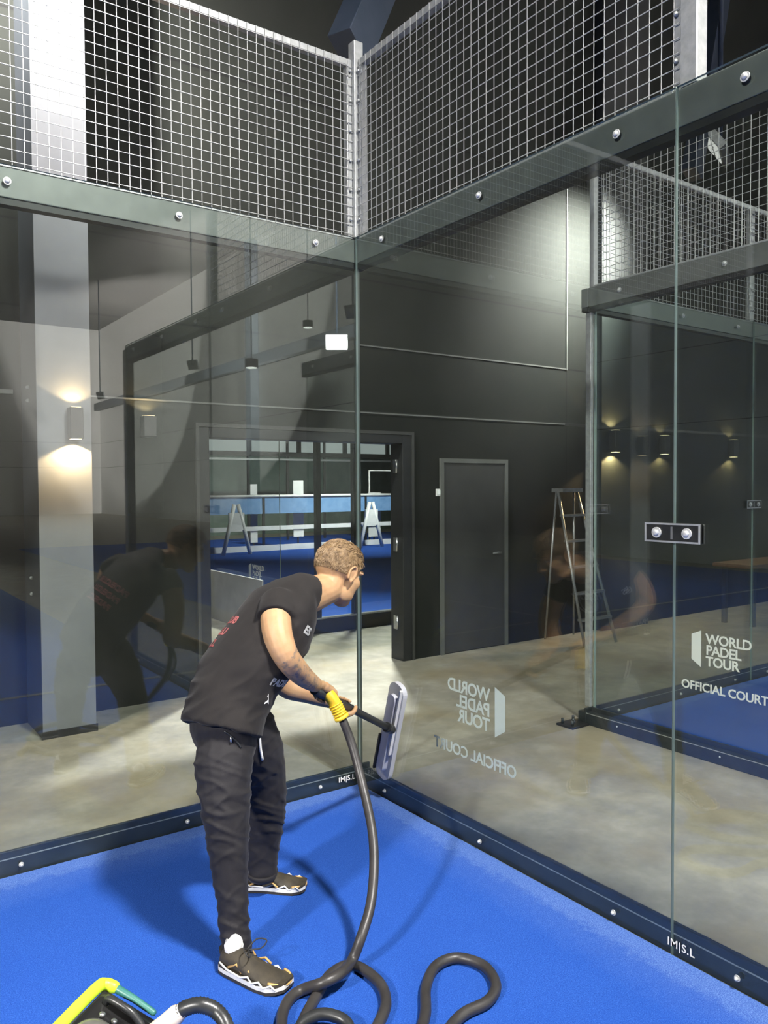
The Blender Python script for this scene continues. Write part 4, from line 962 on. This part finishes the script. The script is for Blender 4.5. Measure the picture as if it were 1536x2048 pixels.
# yellow elbow and grip under the right hand
ye0 = at(655, 1386, 3.235); ye1 = at(668, 1404, 3.23); ye2 = at(682, 1432, 3.23)
bm = B(); add_tube(bm, spline([ye0, ye1, ye2], 6), [0.026]*6+[0.0255]*6+[0.025], 18); obj('yellow_elbow', bm, M['yellow'], wand)['label'] = 'yellow ribbed elbow'
bm = B(); d = (ye2-ye1).normalized()
for k in range(5): add_tube(bm, [ye1.lerp(ye2, 0.15+0.17*k), ye1.lerp(ye2, 0.15+0.17*k)+d*0.004], 0.029, 18)
obj('elbow_rib', bm, M['yellow'], wand)
bm = B(); add_tube(bm, [ye2-d*0.002, ye2+d*0.012], 0.031, 18); obj('elbow_collar', bm, M['yellow'], wand)

# hose: hangs from the elbow, meets the turf, winds in loose loops and runs to the machine
HRAD = 0.0178; fz = 0.013+HRAD
hang = [ye2+d*0.010, at(704, 1490, 3.21), at(725, 1570, 3.14), at(744, 1660, 3.02), at(748, 1735, 2.92), at(741, 1810, 2.82), at(722, 1875, 2.74)]
g = lambda x, y, z=fz: floor_pt(x, y, z)
loop1 = [g(703, 1922, fz+0.03), g(680, 1948, fz+0.045), g(645, 1966, fz+0.040), g(602, 1981, fz), g(575, 2004), g(563, 2046), g(575, 2110), g(640, 2140), g(720, 2110), g(756, 2050), g(772, 2005), g(757, 1963), g(706, 1930), g(662, 1948, fz), g(634, 1990), g(604, 2050), g(600, 2110, fz+0.04), g(680, 2190, fz), g(800, 2150), g(848, 2040), g(852, 1975), g(872, 1932), g(915, 1916), g(968, 1932), g(992, 1970), g(975, 2003), g(930, 2026), g(900, 2056), g(860, 2120, fz+0.04), g(760, 2210, fz+0.02), g(640, 2170, fz), g(560, 2130), g(500, 2110)]
bm = B(); add_tube(bm, spline(hang+loop1, 8), HRAD, 16); hose = obj('vacuum_hose', bm, M['hose']); tag(hose, 'long dark grey hose hanging from the yellow elbow and looped on the turf', 'hose')
bm = B(); add_tube(bm, spline([g(596, 2060), g(612, 2040, fz+.02), g(648, 2028, fz+.03), g(690, 2042, fz+.02), g(705, 2075)], 6), HRAD*1.0, 14); obj('hose_bend', bm, M['tube'], hose)
bm = B(); add_tube(bm, spline([ye2+RT*0.006, at(706, 1480, 3.24), at(716, 1520, 3.22), at(730, 1580, 3.15)], 6), 0.006, 8); obj('control_cable', bm, M['tube'], hose)

# machine at the lower left: black tub, glossy domed lid, lime and teal rim, ribbed hose stub
mc = thing('wet_vacuum', 'black and lime wet vacuum machine at the lower left corner on the turf', 'vacuum cleaner', (-1.95, -1.75, 0.013))
TOPZ = 0.40
c0 = floor_pt(207, 1962, TOPZ); cl = floor_pt(117, 2056, TOPZ); cr = floor_pt(312, 2022, TOPZ)
ey = (cl-c0); ey.z = 0; ey.normalize(); ex = Vector((-ey.y, ey.x, 0))
if ex.dot(RT) < 0: ex = -ex
MW, MD = 0.165, 0.42
def MQ(x, y, z): return Vector((c0.x, c0.y, 0))+ex*x+ey*y+Vector((0, 0, z))
def rrect(bm, x0, x1, y0, y1, z0, z1, rad, k0=1.0, k1=1.0):
    cx, cy = (x0+x1)/2, (y0+y1)/2; pts = []
    for (px, py), a0 in (((x1-rad, y1-rad), 0), ((x0+rad, y1-rad), 90), ((x0+rad, y0+rad), 180), ((x1-rad, y0+rad), 270)):
        for q in range(0, 91, 15):
            a = math.radians(a0+q); pts.append((px+rad*math.cos(a)-cx, py+rad*math.sin(a)-cy))
    lo = [bm.verts.new(MQ(cx+x*k0, cy+y*k0, z0)) for x, y in pts]; hi = [bm.verts.new(MQ(cx+x*k1, cy+y*k1, z1)) for x, y in pts]; n = len(pts)
    bm.faces.new(lo); bm.faces.new(hi[::-1])
    for i in range(n):
        fc = bm.faces.new((lo[i], lo[(i+1) % n], hi[(i+1) % n], hi[i])); fc.smooth = True
def LZ(x): return TOPZ-0.39*x                       # the lid slopes down to one side
bm = B(); rrect(bm, 0.008, MW-.008, 0.008, MD-.008, 0.05, 0.30, 0.04, 0.92, 1.0); obj('tub', bm, M['gloss_black'], mc)
bm = B(); rrect(bm, 0.0, MW, 0.0, MD, 0.30, 0.325, 0.04)
obj('rim', bm, M['black_paint'], mc)
bm = B(); v = [bm.verts.new(MQ(x, y, z)) for y in (0.012, MD-0.012) for x, z in ((0.010, 0.325), (MW-0.01, 0.325), (MW-0.01, LZ(MW)-0.008), (0.010, LZ(0.01)-0.008))]
for f in ((0,1,2,3),(7,6,5,4),(0,4,5,1),(1,5,6,2),(2,6,7,3),(3,7,4,0)): bm.faces.new([v[k] for k in f])
bevel(obj('sloping_lid', bm, M['gloss_black'], mc), 0.012, 3)
bm = B(); add_tube(bm, spline([MQ(0.0, MD, TOPZ-0.006), MQ(-0.002, MD*0.5, TOPZ), MQ(0.0, 0.035, TOPZ), MQ(0.010, 0.006, LZ(0.01)), MQ(0.030, 0.0, LZ(0.03))], 6), 0.0155, 12, round_caps=True); obj('lime_bumper', bm, M['lime'], mc)['label'] = 'bright lime edge strip'
bm = B(); add_tube(bm, [MQ(0.034, 0.0, LZ(0.034)), MQ(0.09, 0.0, LZ(0.09)), MQ(0.145, 0.006, LZ(0.145))], [0.011, 0.009, 0.008], 12, round_caps=True); obj('teal_bumper', bm, M['teal'], mc)['label'] = 'thin teal edge strip'
bm = B(); add_ball(bm, MQ(0.075, 0.17, 0.35), (0.062, 0.075, 0.060), seg=28); obj('motor_dome', bm, M['smoke'], mc)
bm = B(); add_tube(bm, spline([MQ(0.035, 0.045, LZ(.035)-.01), MQ(0.05, 0.05, LZ(.05)+.012), MQ(0.11, 0.055, LZ(.11)+.016), MQ(0.14, 0.05, LZ(.14)-.008)], 5), 0.009, 10); obj('carry_handle', bm, M['tube'], mc)
for k in range(3):
    bm = B(); add_disc(bm, MQ(0.05+0.032*k, 0.085, LZ(0.05+0.032*k)-0.009), (0.3, 0, 1), 0.008, 0.006, 12, dome=0.003); obj('control_button', bm, M['chrome'], mc)
bm = B(); add_tube(bm, [MQ(-0.004, MD-0.01, 0.30), MQ(-0.012, 0.2, 0.335), MQ(-0.008, 0.06, 0.34)], 0.022, 10, round_caps=True); obj('side_skirt', bm, M['smoke'], mc)
for x, y in ((0.035, 0.05), (MW-0.035, 0.05), (0.035, MD-0.05), (MW-0.035, MD-0.05)):
    bm = B(); cc = MQ(x, y, 0.013+0.026); add_tube(bm, [cc-ex*0.013, cc+ex*0.013], 0.026, 14); obj('wheel', bm, M['tube'], mc)
hp = [MQ(MW-0.01, 0.06, 0.315), at(352, 2030, 1.98), at(372, 2016, 1.98), at(402, 2010, 1.98), at(432, 2022, 1.98), at(452, 2050, 1.96), at(462, 2100, 1.94), at(468, 2190, 1.95)]
sp = spline(hp[1:], 10); bm = B(); add_tube(bm, sp, [0.017+0.0022*(i % 2) for i in range(len(sp))], 14); obj('ribbed_hose_stub', bm, M['tube'], mc)
M['beige'] = noisy('beige_plastic', (0.55, 0.46, 0.38), (0.65, 0.56, 0.48), 12, 0.4)
bm = B(); add_tube(bm, [hp[0], hp[0].lerp(hp[1], 0.6), hp[1], hp[1].lerp(hp[2], 0.4)], [0.022, 0.022, 0.024, 0.02], 14, round_caps=True); obj('hose_coupling', bm, M['beige'], mc)
